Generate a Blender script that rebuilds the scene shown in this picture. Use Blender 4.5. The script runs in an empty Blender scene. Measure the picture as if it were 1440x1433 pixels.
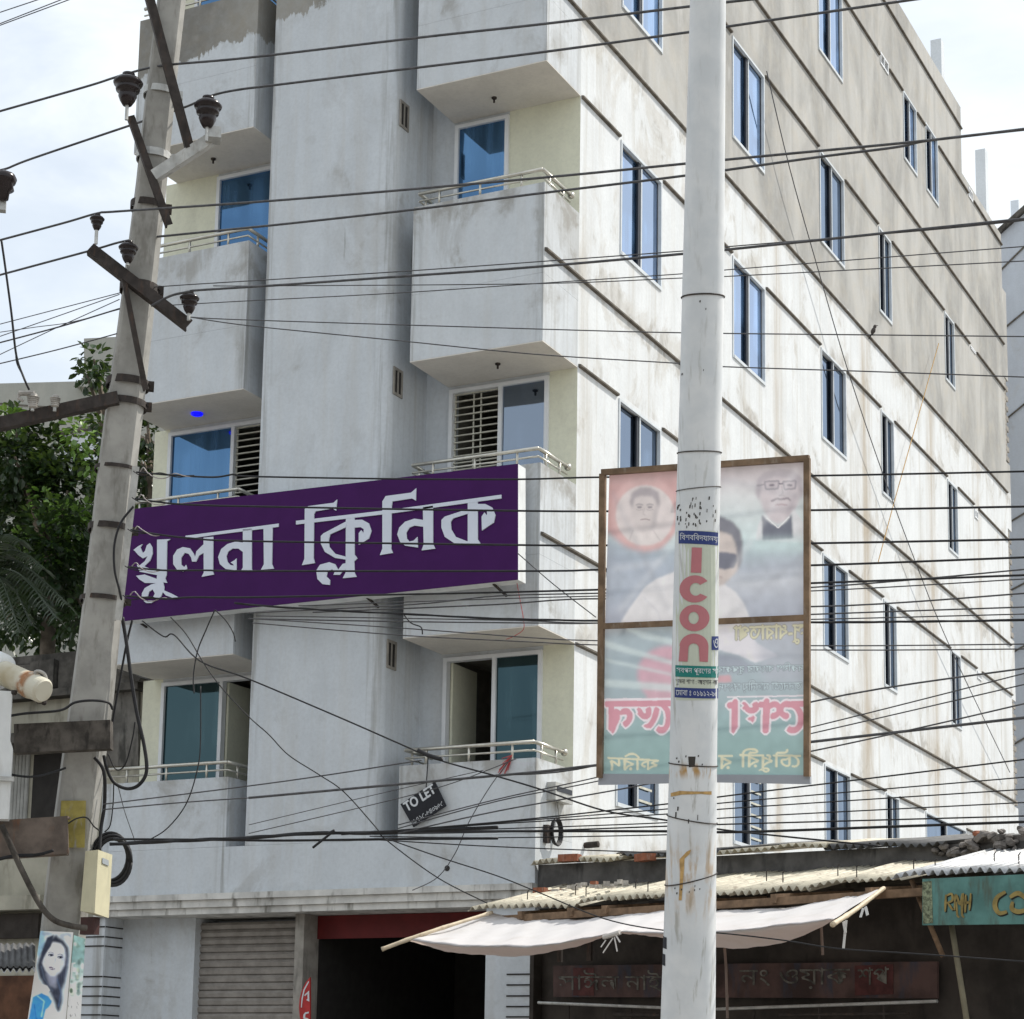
import bpy, bmesh, math, random
from mathutils import Vector, Matrix
from mathutils.geometry import tessellate_polygon
random.seed(7)
SC = bpy.context.scene
COL = SC.collection
V = Vector
R = math.radians

# ------------------------------------------------------------------ camera
YAW, PITCH, ROLL = R(-26.551), R(9.423), R(0.946)
FPX, PPX, PPY = 2908.8, 719.32, 1049.72          # focal length and principal point, in pixels of the 1440x1433 photograph
CAM = V((8.8978, -18.3685, 1.65))
FW = V((math.sin(YAW)*math.cos(PITCH), math.cos(YAW)*math.cos(PITCH), math.sin(PITCH)))
_r0 = V((math.cos(YAW), -math.sin(YAW), 0)); _u0 = _r0.cross(FW)
RT = _r0*math.cos(ROLL) + _u0*math.sin(ROLL)
UP = -_r0*math.sin(ROLL) + _u0*math.cos(ROLL)
cd = bpy.data.cameras.new('camera'); cam = bpy.data.objects.new('camera', cd); COL.objects.link(cam)
cam.matrix_world = Matrix((( RT.x, UP.x, -FW.x, CAM.x), (RT.y, UP.y, -FW.y, CAM.y), (RT.z, UP.z, -FW.z, CAM.z), (0,0,0,1)))
cd.sensor_fit = 'HORIZONTAL'; cd.sensor_width = 36; cd.lens = FPX/1440*36
cd.shift_x = (720-PPX)/1440; cd.shift_y = (PPY-716.5)/1440
cd.clip_start = .1; cd.clip_end = 3000
SC.camera = cam

# ------------------------------------------------------------------ sun, sky, exposure
SAZ, SEL = R(36), R(50)
SDIR = V((math.sin(SAZ)*math.cos(SEL), math.cos(SAZ)*math.cos(SEL), math.sin(SEL)))
sl = bpy.data.lights.new('sun', 'SUN'); sun = bpy.data.objects.new('sun', sl); COL.objects.link(sun)
sl.energy = 4.3; sl.angle = R(.53); sl.color = (1, .95, .87)
sun.rotation_euler = SDIR.to_track_quat('Z', 'Y').to_euler(); sun.location = (20, 20, 40)
W = bpy.data.worlds.new('World'); SC.world = W; W.use_nodes = True
wn = W.node_tree; wn.nodes.clear()
SC.view_settings.view_transform = 'Standard'; SC.view_settings.look = 'None'
SC.view_settings.exposure = .08; SC.view_settings.gamma = 1; SC.view_settings.use_curve_mapping = False

# ------------------------------------------------------------------ node helpers
def nd(nt, t, ins=None, **pr):
    n = nt.nodes.new(t)
    for k, v in pr.items(): setattr(n, k, v)
    for k, v in (ins or {}).items():
        if isinstance(v, bpy.types.NodeSocket): nt.links.new(v, n.inputs[k])
        else: n.inputs[k].default_value = v
    return n
def mth(nt, op, a, b=0.0, c=0.0, clamp=False):
    n = nd(nt, 'ShaderNodeMath', {0: a, 1: b, 2: c}, operation=op); n.use_clamp = clamp; return n.outputs[0]
def mix(nt, f, a, b, blend='MIX'):
    n = nd(nt, 'ShaderNodeMix', data_type='RGBA', blend_type=blend)
    for i, v in ((0, f), (6, a), (7, b)):
        if isinstance(v, bpy.types.NodeSocket): nt.links.new(v, n.inputs[i])
        else: n.inputs[i].default_value = v if i == 0 else (tuple(v)+(1,))[:4]
    return n.outputs[2]
def ss(nt, x, lo, hi, a=0.0, b=1.0):
    return nd(nt, 'ShaderNodeMapRange', {0: x, 1: lo, 2: hi, 3: a, 4: b}, interpolation_type='SMOOTHSTEP').outputs[0]
def noise(nt, vec, scale, detail=4, rough=.55, dist=0.0):
    return nd(nt, 'ShaderNodeTexNoise', {'Vector': vec, 'Scale': scale, 'Detail': detail, 'Roughness': rough, 'Distortion': dist}).outputs[0]
def vscale(nt, vec, s):
    return nd(nt, 'ShaderNodeVectorMath', {0: vec, 1: s}, operation='MULTIPLY').outputs[0]
def pos(nt): return nd(nt, 'ShaderNodeNewGeometry').outputs['Position']
def xyz(nt, v): return nd(nt, 'ShaderNodeSeparateXYZ', {0: v}).outputs
def newmat(name):
    m = bpy.data.materials.new(name); m.use_nodes = True
    nt = m.node_tree; nt.nodes.clear()
    b = nd(nt, 'ShaderNodeBsdfPrincipled'); o = nd(nt, 'ShaderNodeOutputMaterial')
    nt.links.new(b.outputs[0], o.inputs[0]); return m, nt, b
def bump(nt, b, h, strength=.3, dist=.01):
    n = nd(nt, 'ShaderNodeBump', {'Height': h, 'Strength': strength, 'Distance': dist}); nt.links.new(n.outputs[0], b.inputs['Normal'])
def put(nt, b, k, v):
    if isinstance(v, bpy.types.NodeSocket): nt.links.new(v, b.inputs[k])
    else: b.inputs[k].default_value = (tuple(v)+(1,))[:4] if isinstance(v, (tuple, list)) else v

# sky: Nishita behind thin bright cloud
sky = nd(wn, 'ShaderNodeTexSky', sky_type='NISHITA', sun_disc=False, sun_elevation=SEL, sun_rotation=SAZ, air_density=1.2, dust_density=2.5)
tc = nd(wn, 'ShaderNodeTexCoord').outputs['Generated']
cl = noise(wn, vscale(wn, tc, (1, 1, 2.2)), 4.2, 6, .58, .5)
cf = ss(wn, cl, .34, .62, .60, 1.0)
wc = mix(wn, cf, sky.outputs[0], (6.6, 7.0, 7.3))
bg = nd(wn, 'ShaderNodeBackground', {0: wc, 1: .15}); wo = nd(wn, 'ShaderNodeOutputWorld'); wn.links.new(bg.outputs[0], wo.inputs[0])

# ------------------------------------------------------------------ materials
def simple(name, col, rough=.7, metal=0.0, var=.18, scale=9, dirt=None, bumpy=.15, spec=.3):
    m, nt, b = newmat(name); p = pos(nt)
    n = noise(nt, p, scale, 5, .6); n2 = noise(nt, vscale(nt, p, (1, 1, .25)), scale*2.3, 4, .6)
    c = mix(nt, ss(nt, n, .3, .7), [x*(1-var) for x in col], [min(1, x*(1+var*.6)) for x in col])
    if dirt: c = mix(nt, ss(nt, n2, .52, .72, 0, dirt[1]), c, dirt[0])
    put(nt, b, 'Base Color', c); put(nt, b, 'Roughness', rough); put(nt, b, 'Metallic', metal); b.inputs['Specular IOR Level'].default_value = spec
    if bumpy: bump(nt, b, n2, bumpy, .004)
    return m
def flat(name, col, rough=.6, spec=.25):
    m, nt, b = newmat(name); n = noise(nt, pos(nt), 40, 3)
    put(nt, b, 'Base Color', mix(nt, n, [x*.9 for x in col], col)); put(nt, b, 'Roughness', rough); b.inputs['Specular IOR Level'].default_value = spec
    return m

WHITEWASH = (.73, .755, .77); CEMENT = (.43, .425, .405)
def plaster(name, white=WHITEWASH, cement=CEMENT, thr=None, thr_amp=.12, drip=False, stain=.5, streaks=(), mould=.5, levels=False, damp=(.47, .435, .375), edges=()):
    """lime-washed cement plaster: unpainted above thr, rain streaks, mould blotches, brown run-off at given Y positions"""
    m, nt, b = newmat(name); p = pos(nt); X, Y, Z = xyz(nt, p)
    big = noise(nt, p, .55, 4, .6); mid = noise(nt, p, 2.6, 6, .62, .4); fine = noise(nt, p, 26, 5, .65)
    vert = noise(nt, vscale(nt, p, (5.5, 5.5, .33)), 1.0, 6, .65)
    vert2 = noise(nt, vscale(nt, p, (17, 17, .7)), 1.0, 5, .6)
    brush = noise(nt, vscale(nt, p, (2.2, 2.2, 1.1)), 1.3, 3, .5)
    c = mix(nt, ss(nt, brush, .35, .65), [x*.93 for x in white], white)
    c = mix(nt, ss(nt, vert, .45, .68, 0, .35*stain), c, (.50, .48, .44))
    if levels:
        # damp gathers under and over the drip ledges
        u = mth(nt, 'FRACT', mth(nt, 'DIVIDE', mth(nt, 'SUBTRACT', Z, 4.22-30.5), 3.05))
        near = mth(nt, 'ADD', ss(nt, u, .0, .16, 1, 0), mth(nt, 'ADD', ss(nt, u, .80, 1.0, 0, .8), mth(nt, 'MULTIPLY', ss(nt, u, .685, .80, .7, 0), ss(nt, u, .68, .685))))
        if levels == 'parapet':
            u = mth(nt, 'FRACT', mth(nt, 'DIVIDE', mth(nt, 'SUBTRACT', Z, 8.01-30.5), 3.05)); near = ss(nt, u, .70, 1.0)
            near = mth(nt, 'MULTIPLY', near, ss(nt, u, .995, 1.0, 1, 1))
        bias = mth(nt, 'MULTIPLY', near, .11 if levels == 'parapet' else .10)
    else: bias = 0.0
    blot = noise(nt, vscale(nt, p, (1, 1, .75)), 1.15, 8, .68, .7)
    b1 = mth(nt, 'ADD', blot, bias)
    c = mix(nt, mth(nt, 'MULTIPLY', ss(nt, b1, .52, .66), mould*.75), c, damp)
    c = mix(nt, mth(nt, 'MULTIPLY', mth(nt, 'MULTIPLY', ss(nt, mth(nt, 'ADD', mid, bias), .54, .70), ss(nt, b1, .50, .64)), mould*.8), c, (.26, .24, .205))
    thin = mth(nt, 'MULTIPLY', ss(nt, vert2, .62, .74), ss(nt, mth(nt, 'ADD', blot, bias), .50, .64))
    c = mix(nt, mth(nt, 'MULTIPLY', thin, .8*stain), c, (.16, .145, .12))
    for x0 in edges:
        # run-off and knocks along the arrises
        d = mth(nt, 'ABSOLUTE', mth(nt, 'SUBTRACT', X, x0)); g = mth(nt, 'MULTIPLY', ss(nt, d, .0, .16, 1, 0), ss(nt, mth(nt, 'ADD', vert2, mth(nt, 'MULTIPLY', vert, .4)), .62, .86))
        c = mix(nt, mth(nt, 'MULTIPLY', g, ss(nt, Y, .01, .12, .6, .2)), c, (.19, .18, .155))
    if levels is True:
        # rain run-off below ledges and sills, long soft tongues
        tong = mth(nt, 'MULTIPLY', ss(nt, noise(nt, vscale(nt, p, (3.2, 3.2, .16)), 1.0, 5, .6), .52, .66), ss(nt, vert2, .25, .6, .35, 1))
        c = mix(nt, mth(nt, 'MULTIPLY', tong, .42), c, (.42, .385, .32))
    for y0, w, k in streaks:
        d = mth(nt, 'ABSOLUTE', mth(nt, 'SUBTRACT', Y, y0))
        wob = mth(nt, 'MULTIPLY', mth(nt, 'SUBTRACT', noise(nt, vscale(nt, p, (1, 1, .8)), 1.7, 4), .5), .35)
        g = ss(nt, mth(nt, 'ADD', d, wob), 0.0, w, 1, 0)
        g = mth(nt, 'MULTIPLY', g, ss(nt, vert, .36, .6, .35, 1))
        c = mix(nt, mth(nt, 'MULTIPLY', g, k), c, (.40, .335, .25))
    if thr is not None:
        soft = noise(nt, vscale(nt, p, (1.3, 1.3, .55)), .8, 5, .55, .6)
        ctone = mix(nt, ss(nt, soft, .32, .66), [x*.70 for x in cement], [x*1.10 for x in cement])
        ctone = mix(nt, ss(nt, mid, .40, .75, 0, .35), ctone, [.52*cement[0]/.44, .46*cement[1]/.425, .36*cement[2]/.385])
        ctone = mix(nt, ss(nt, noise(nt, vscale(nt, p, (2.4, 2.4, .22)), 1.0, 4, .5), .52, .70, 0, .40), ctone, [x*.58 for x in cement])
        ctone = mix(nt, ss(nt, noise(nt, vscale(nt, p, (1, 2.2, .8)), 1.4, 5), .60, .72, 0, .45), ctone, (.56, .55, .53))
        e = mth(nt, 'MULTIPLY', mth(nt, 'SUBTRACT', noise(nt, p, 3.5, 6, .7), .5), thr_amp*3)
        if drip:
            e = mth(nt, 'ADD', e, mth(nt, 'MULTIPLY', mth(nt, 'SUBTRACT', noise(nt, vscale(nt, p, (7, 7, .6)), 1.0, 6, .7), .5), .42))
            e = mth(nt, 'ADD', e, mth(nt, 'MULTIPLY', mth(nt, 'ADD', X, 3.4), -.16))
        k = ss(nt, mth(nt, 'ADD', Z, e), thr-.015, thr+.015)
        c = mix(nt, k, c, ctone)
    mott = noise(nt, p, 7, 6, .7); c = mix(nt, ss(nt, mott, .38, .68, 0, .16), c, [x*.72 for x in white])
    c = mix(nt, ss(nt, fine, .35, .75, 0, .12), c, [x*.6 for x in cement])
    put(nt, b, 'Base Color', c); put(nt, b, 'Roughness', .9); b.inputs['Specular IOR Level'].default_value = .12
    bump(nt, b, mth(nt, 'ADD', mth(nt, 'MULTIPLY', mid, .6), mth(nt, 'MULTIPLY', fine, .35)), .35, .012)
    return m

M = {}
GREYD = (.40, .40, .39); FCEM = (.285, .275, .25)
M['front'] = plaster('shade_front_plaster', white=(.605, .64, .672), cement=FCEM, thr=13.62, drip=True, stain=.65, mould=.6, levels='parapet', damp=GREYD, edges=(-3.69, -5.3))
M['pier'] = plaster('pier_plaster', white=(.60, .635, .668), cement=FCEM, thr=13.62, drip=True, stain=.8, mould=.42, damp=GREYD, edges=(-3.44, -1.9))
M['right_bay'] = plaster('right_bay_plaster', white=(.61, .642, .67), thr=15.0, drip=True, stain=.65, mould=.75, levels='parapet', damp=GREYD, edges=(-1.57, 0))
M['side'] = plaster('side_wall_plaster', thr=13.42, thr_amp=.05, stain=.62, mould=.62, levels=True, streaks=((4.1, .22, .4), (7.35, .3, .5), (11.45, .42, .8), (15.3, .42, .7), (18.6, .3, .4)))
M['soffit'] = plaster('soffit_plaster', white=(.74, .71, .66), stain=.1, mould=.12)
M['cream'] = plaster('cream_balcony_plaster', white=(.76, .76, .61), stain=.12, mould=.12)
M['ledge'] = simple('dirty_ledge_cement', (.14, .125, .105), .95, var=.35, scale=6)
M['cement'] = simple('bare_cement', (.30, .28, .25), .95, var=.3, scale=4, dirt=((.12, .11, .10), .6))
M['white_metal'] = simple('white_aluminium', (.74, .76, .78), .4, 0, .06, 5, bumpy=0)
M['steel'] = simple('stainless_tube', (.55, .53, .47), .3, .85, .12, 14, bumpy=0)
M['grille'] = simple('painted_grille', (.55, .54, .46), .6, 0, .2, 9, bumpy=0)
M['win_frame'] = simple('pale_window_frame', (.60, .64, .67), .5, 0, .1, 5, bumpy=0)
M['stile'] = simple('dark_blue_stile', (.025,.03,.04), .5, bumpy=0)
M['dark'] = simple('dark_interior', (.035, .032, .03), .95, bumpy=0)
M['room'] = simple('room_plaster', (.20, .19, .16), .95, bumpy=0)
def glass(name, base, refl, rough=.04):
    m, nt, b = newmat(name); nt.nodes.remove(b); o = [n for n in nt.nodes if n.type == 'OUTPUT_MATERIAL'][0]
    p = pos(nt); w = noise(nt, p, 1.1, 2)
    bm_ = nd(nt, 'ShaderNodeBump', {'Height': w, 'Strength': .22, 'Distance': .02})
    cur = noise(nt, vscale(nt, p, (5, 5, .35)), 1.0, 4, .6); cur2 = noise(nt, vscale(nt, p, (.9, .9, 1.3)), 1.0, 3, .5)
    bc = mix(nt, ss(nt, cur, .38, .66), [x*.35 for x in base], [min(.6, x*2.6+.01) for x in base]); bc = mix(nt, ss(nt, cur2, .45, .6), bc, [x*.5 for x in base])  # banded base tones stand in for broken reflections and curtains
    d = nd(nt, 'ShaderNodeBsdfDiffuse', {'Color': bc})
    g = nd(nt, 'ShaderNodeBsdfGlossy', {'Color': refl+(1,), 'Roughness': rough, 'Normal': bm_.outputs[0]})
    fr = nd(nt, 'ShaderNodeFresnel', {'IOR': 1.9}); f = mth(nt, 'ADD', fr.outputs[0], .38, clamp=True)
    s = nd(nt, 'ShaderNodeMixShader', {0: f, 1: d.outputs[0], 2: g.outputs[0]}); nt.links.new(s.outputs[0], o.inputs[0]); return m
M['glass_side'] = glass('blue_reflective_glass', (.06, .12, .22), (.62, .74, .95))
M['glass_front'] = glass('deep_blue_glass', (.02, .05, .10), (.15, .31, .55))
M['glass_low'] = glass('teal_glass', (.015, .028, .032), (.085, .145, .165))
M['glass_dark'] = glass('dim_blue_glass', (.03, .045, .07), (.38, .46, .58))
M['pole_concrete'] = simple('spun_concrete', (.345, .338, .315), .92, var=.2, scale=5, dirt=((.17, .16, .14), .7), bumpy=.35)
M['iron'] = simple('weathered_iron', (.05, .042, .038), .75, .2, .35, 14, dirt=((.13, .075, .05), .4))
M['galv'] = simple('galvanised_steel', (.48, .48, .46), .5, .5, .2, 12, dirt=((.25, .22, .18), .5))
M['porcelain'] = simple('brown_glazed_porcelain', (.014, .008, .009), .22, 0, .2, 12, bumpy=0, spec=.4)
M['porcelain_white'] = simple('grey_glazed_porcelain', (.36, .34, .31), .35, 0, .3, 12, bumpy=0, spec=.4)
M['wire'] = simple('black_cable_sheath', (.018, .018, .02), .55, 0, .3, 20, bumpy=0)
M['wire_grey'] = simple('weathered_conductor', (.09, .09, .095), .5, .3, .3, 20, bumpy=0)
M['tape'] = simple('grey_binding_tape', (.40, .36, .35), .8, 0, .4, 60, bumpy=0)
M['thread'] = simple('red_thread', (.42, .07, .07), .8, bumpy=0)
M['purple'] = simple('purple_sign_vinyl', (.052, .010, .086), .65, 0, .08, 3, bumpy=0, spec=.12)
M['letter'] = simple('pale_sign_letter', (.62, .66, .74), .5, 0, .05, 3, bumpy=0)
M['sheet_white'] = simple('white_sheet_metal', (.72, .74, .74), .5, 0, .08, 4, dirt=((.4, .38, .34), .3), bumpy=0)
M['black_board'] = simple('black_board', (.012, .013, .018), .6, bumpy=0)
M['chalk'] = flat('white_sign_paint', (.62, .64, .66))
M['tin'] = simple('cream_tin_sheet', (.50, .46, .36), .6, .05, .22, 5, dirt=((.20, .155, .11), .75), bumpy=.1)
M['tin_new'] = simple('grey_tin_sheet', (.44, .45, .46), .5, .2, .25, 6, dirt=((.19, .17, .155), .75), bumpy=.1)
M['tin_dark'] = simple('sooty_tin_sheet', (.10, .10, .10), .7, .2, .3, 7)
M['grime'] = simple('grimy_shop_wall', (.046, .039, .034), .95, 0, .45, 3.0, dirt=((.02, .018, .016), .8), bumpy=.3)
M['mouldy'] = simple('mouldy_parapet', (.095, .088, .078), .95, 0, .5, 4.5, dirt=((.03, .03, .026), .85), bumpy=.6)
M['old_cream'] = simple('old_cream_wash', (.40, .38, .31), .95, 0, .2, 2.0, dirt=((.13, .12, .09), .7), bumpy=.3)
M['brick'] = simple('red_brick', (.28, .105, .06), .95, 0, .3, 18, dirt=((.35, .30, .25), .4), bumpy=.4)
M['rubble'] = simple('mortar_rubble', (.45, .42, .38), .95, 0, .4, 18, bumpy=.5)
M['bamboo'] = simple('pale_bamboo', (.60, .50, .36), .55, 0, .18, 14, dirt=((.35, .24, .13), .5), bumpy=.1)
M['wood'] = simple('old_timber', (.20, .13, .08), .85, 0, .35, 12, bumpy=.3)
M['frame_wood'] = simple('brown_batten', (.20, .135, .085), .8, 0, .35, 10, dirt=((.32, .27, .22), .5), bumpy=.2)
def cloth_mat():
    m, nt, b = newmat('white_tarpaulin'); nt.nodes.remove(b); o = [n for n in nt.nodes if n.type == 'OUTPUT_MATERIAL'][0]
    n = noise(nt, pos(nt), 5, 5); c = mix(nt, n, (.72, .70, .69), (.83, .82, .83)); c = mix(nt, ss(nt, noise(nt, pos(nt), 2.2, 6, .65), .54, .72, 0, .3), c, (.55, .49, .41))
    ct = mix(nt, n, (.62, .47, .39), (.70, .54, .46))
    d = nd(nt, 'ShaderNodeBsdfDiffuse', {0: c}); t = nd(nt, 'ShaderNodeBsdfTranslucent', {0: ct})
    s = nd(nt, 'ShaderNodeMixShader', {0: .32, 1: d.outputs[0], 2: t.outputs[0]}); nt.links.new(s.outputs[0], o.inputs[0]); return m
M['cloth'] = cloth_mat()
def leafmat(name, a, b_):
    m, nt, b = newmat(name); nt.nodes.remove(b); o = [n for n in nt.nodes if n.type == 'OUTPUT_MATERIAL'][0]
    n = noise(nt, pos(nt), 1.6, 4); c = mix(nt, ss(nt, n, .35, .65), a, b_)
    d = nd(nt, 'ShaderNodeBsdfDiffuse', {0: c}); t = nd(nt, 'ShaderNodeBsdfTranslucent', {0: mix(nt, .5, c, (.14, .22, .02))})
    g = nd(nt, 'ShaderNodeBsdfGlossy', {0: (1, 1, 1, 1), 1: .35})
    s = nd(nt, 'ShaderNodeMixShader', {0: .18, 1: d.outputs[0], 2: t.outputs[0]}); s2 = nd(nt, 'ShaderNodeMixShader', {0: .05, 1: s.outputs[0], 2: g.outputs[0]})
    nt.links.new(s2.outputs[0], o.inputs[0]); return m
M['leaf'] = leafmat('dark_broad_leaf', (.014, .032, .013), (.03, .062, .02))
M['leaf_young_sun_tint'] = leafmat('young_leaf_sun_tint', (.12, .23, .04), (.18, .30, .06))  # young green brightened to imitate sun on the shoots
M['frond'] = leafmat('palm_frond', (.028, .045, .026), (.055, .075, .045))
M['bark'] = simple('grey_bark', (.16, .13, .10), .95, 0, .3, 8, bumpy=.5)
M['ground'] = simple('dusty_asphalt', (.27, .255, .235), .95, 0, .25, 2, dirt=((.26, .23, .19), .5), bumpy=.3)
M['pave'] = simple('dusty_pavement', (.42, .395, .36), .95, 0, .25, 2, bumpy=.3)
M['far_grey'] = plaster('far_grey_plaster', white=(.40, .40, .36), stain=.3, mould=.2)
M['far_white'] = plaster('far_white_plaster', white=(.72, .76, .80), stain=.15, mould=.1)
M['blue_white'] = plaster('neighbour_plaster', white=(.56, .60, .66), stain=.25, mould=.25)

# ------------------------------------------------------------------ photo ray -> point on a real surface
def ray(x, y): return FW + RT*((x-PPX)/FPX) - UP*((y-PPY)/FPX)
def onX(x, y, X=0.0): d = ray(x, y); return CAM + d*((X-CAM.x)/d.x)
def onY(x, y, Y=0.0): d = ray(x, y); return CAM + d*((Y-CAM.y)/d.y)
def onZ(x, y, Z=0.0): d = ray(x, y); return CAM + d*((Z-CAM.z)/d.z)
def atD(x, y, D): return CAM + ray(x, y)*D
def onP(x, y, p0, n): d = ray(x, y); return CAM + d*((p0-CAM).dot(n)/d.dot(n))
def wallplane(a, b): n = V((b.y-a.y, a.x-b.x, 0)).normalized(); return a, n

# ------------------------------------------------------------------ mesh builder
class MB:
    def __init__(s): s.v = []; s.f = []
    def add(s, vs, fs):
        o = len(s.v); s.v += [tuple(v) for v in vs]; s.f += [tuple(i+o for i in f) for f in fs]; return s
    def box(s, x0, x1, y0, y1, z0, z1):
        return s.add([(x0,y0,z0),(x1,y0,z0),(x1,y1,z0),(x0,y1,z0),(x0,y0,z1),(x1,y0,z1),(x1,y1,z1),(x0,y1,z1)],
                     [(3,2,1,0),(4,5,6,7),(0,1,5,4),(1,2,6,5),(2,3,7,6),(3,0,4,7)])
    def obox(s, c, ax, ay, az):
        """oriented box, centre + three half vectors"""
        c, ax, ay, az = V(c), V(ax), V(ay), V(az)
        return s.add([c-ax-ay-az, c+ax-ay-az, c+ax+ay-az, c-ax+ay-az, c-ax-ay+az, c+ax-ay+az, c+ax+ay+az, c-ax+ay+az],
                     [(3,2,1,0),(4,5,6,7),(0,1,5,4),(1,2,6,5),(2,3,7,6),(3,0,4,7)])
    def bar(s, a, b, w, h, up=(0,0,1)):
        a, b = V(a), V(b); d = (b-a); L = d.length; d.normalize(); u = V(up); sd = d.cross(u)
        if sd.length < 1e-4: sd = d.cross(V((1,0,0)))
        sd.normalize(); u = sd.cross(d).normalized()
        return s.obox((a+b)/2, d*L/2, sd*w/2, u*h/2)
    def tube(s, pts, rad, n=6, cap=True):
        pts = [V(p) for p in pts]; m = len(pts)
        rad = rad if isinstance(rad, (list, tuple)) else [rad]*m
        o = len(s.v); ref = None
        for i, p in enumerate(pts):
            t = (pts[min(i+1, m-1)] - pts[max(i-1, 0)]).normalized()
            if ref is None: ref = t.orthogonal().normalized()
            ref = (ref - t*ref.dot(t)); ref = ref.normalized() if ref.length > 1e-6 else t.orthogonal().normalized()
            q = t.cross(ref)
            for k in range(n):
                a = 2*math.pi*k/n; s.v.append(tuple(p + (ref*math.cos(a) + q*math.sin(a))*rad[i]))
        for i in range(m-1):
            for k in range(n):
                s.f.append((o+i*n+k, o+i*n+(k+1) % n, o+(i+1)*n+(k+1) % n, o+(i+1)*n+k))
        if cap: s.f.append(tuple(o+k for k in range(n))[::-1]); s.f.append(tuple(o+(m-1)*n+k for k in range(n)))
        return s
    def lathe(s, base, axis, prof, n=20):
        base, axis = V(base), V(axis).normalized(); e = axis.orthogonal().normalized(); q = axis.cross(e); o = len(s.v)
        for r, h in prof:
            for k in range(n):
                a = 2*math.pi*k/n; s.v.append(tuple(base + axis*h + (e*math.cos(a)+q*math.sin(a))*r))
        for i in range(len(prof)-1):
            for k in range(n): s.f.append((o+i*n+k, o+i*n+(k+1) % n, o+(i+1)*n+(k+1) % n, o+(i+1)*n+k))
        s.f.append(tuple(o+k for k in range(n))[::-1]); s.f.append(tuple(o+(len(prof)-1)*n+k for k in range(n))); return s
    def slab(s, pts, off):
        """solid from a 3-D polygon pushed along off"""
        pts = [V(p) for p in pts]; off = V(off); n = len(pts); o = len(s.v)
        s.v += [tuple(p) for p in pts] + [tuple(p+off) for p in pts]
        for t in tessellate_polygon([pts]):
            s.f.append(tuple(o+i for i in t)); s.f.append(tuple(o+n+i for i in reversed(t)))
        for i in range(n): j = (i+1) % n; s.f.append((o+i, o+j, o+n+j, o+n+i))
        return s
    def grid(s, rows, thick=None):
        o = len(s.v); R_, C_ = len(rows), len(rows[0])
        for r in rows: s.v += [tuple(p) for p in r]
        for i in range(R_-1):
            for j in range(C_-1): s.f.append((o+i*C_+j, o+i*C_+j+1, o+(i+1)*C_+j+1, o+(i+1)*C_+j))
        if thick is not None:
            t = V(thick); o2 = len(s.v)
            for r in rows: s.v += [tuple(V(p)+t) for p in r]
            for i in range(R_-1):
                for j in range(C_-1): s.f.append((o2+i*C_+j, o2+(i+1)*C_+j, o2+(i+1)*C_+j+1, o2+i*C_+j+1))
            b = [i*C_ for i in range(R_)]; e = [i*C_+C_-1 for i in range(R_)]; tp = list(range(C_)); bt = [(R_-1)*C_+j for j in range(C_)]
            for seq in (b, e, tp, bt):
                for a, c in zip(seq, seq[1:]): s.f.append((o+a, o2+a, o2+c, o+c))
        return s
    def mesh(s, name, mat, smooth=False, fix=True):
        me = bpy.data.meshes.new(name); me.from_pydata(s.v, [], s.f)
        if fix:
            b = bmesh.new(); b.from_mesh(me); bmesh.ops.recalc_face_normals(b, faces=b.faces); b.to_mesh(me); b.free()
        for m in (mat if isinstance(mat, (list, tuple)) else [mat]): me.materials.append(m)
        if smooth:
            for p in me.polygons: p.use_smooth = True
        me.update(); return me
    def build(s, name, mat, parent=None, smooth=False, fix=True, split=False):
        if split:
            par = list(range(len(s.v)))
            def root(i):
                while par[i] != i: par[i] = par[par[i]]; i = par[i]
                return i
            for f in s.f:
                for i in f[1:]: par[root(i)] = root(f[0])
            groups = {}
            for f in s.f: groups.setdefault(root(f[0]), []).append(f)
            out = []
            for fs in groups.values():
                ids = sorted({i for f in fs for i in f}); mp = {i: k for k, i in enumerate(ids)}; m = MB()
                m.v = [s.v[i] for i in ids]; m.f = [tuple(mp[i] for i in f) for f in fs]; out.append(m.build(name, mat, parent, smooth, fix))
            return out
        return link(bpy.data.objects.new(name, s.mesh(name, mat, smooth, fix)), parent)
def wpos(o):
    t = V((0,0,0))
    while o is not None: t = t + o.location + o.matrix_parent_inverse.translation; o = o.parent
    return t
def link(o, parent=None):
    COL.objects.link(o)
    if parent is not None:
        o.parent = parent; o.matrix_parent_inverse = Matrix.Translation(-wpos(parent))
    return o
def tag(o, label=None, cat=None, group=None, kind=None):
    for k, v in (('label', label), ('category', cat), ('group', group), ('kind', kind)):
        if v: o[k] = v
    return o
def thing(name, loc, label, cat, group=None):
    o = bpy.data.objects.new(name, None); o.location = loc; o.empty_display_size = .2; COL.objects.link(o)
    return tag(o, label, cat, group)
def smooth_pts(pts, k=6):
    """Catmull-Rom through the points"""
    P = [V(p) for p in pts]
    if len(P) < 3: return [P[0].lerp(P[-1], i/k) for i in range(k+1)]
    out = []
    for i in range(len(P)-1):
        a, b, c, d = P[max(i-1,0)], P[i], P[i+1], P[min(i+2,len(P)-1)]
        for j in range(k):
            t = j/k; out.append(.5*((2*b)+(c-a)*t+(2*a-5*b+4*c-d)*t*t+(3*b-a-3*c+d)*t**3))
    out.append(P[-1]); return out
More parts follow.
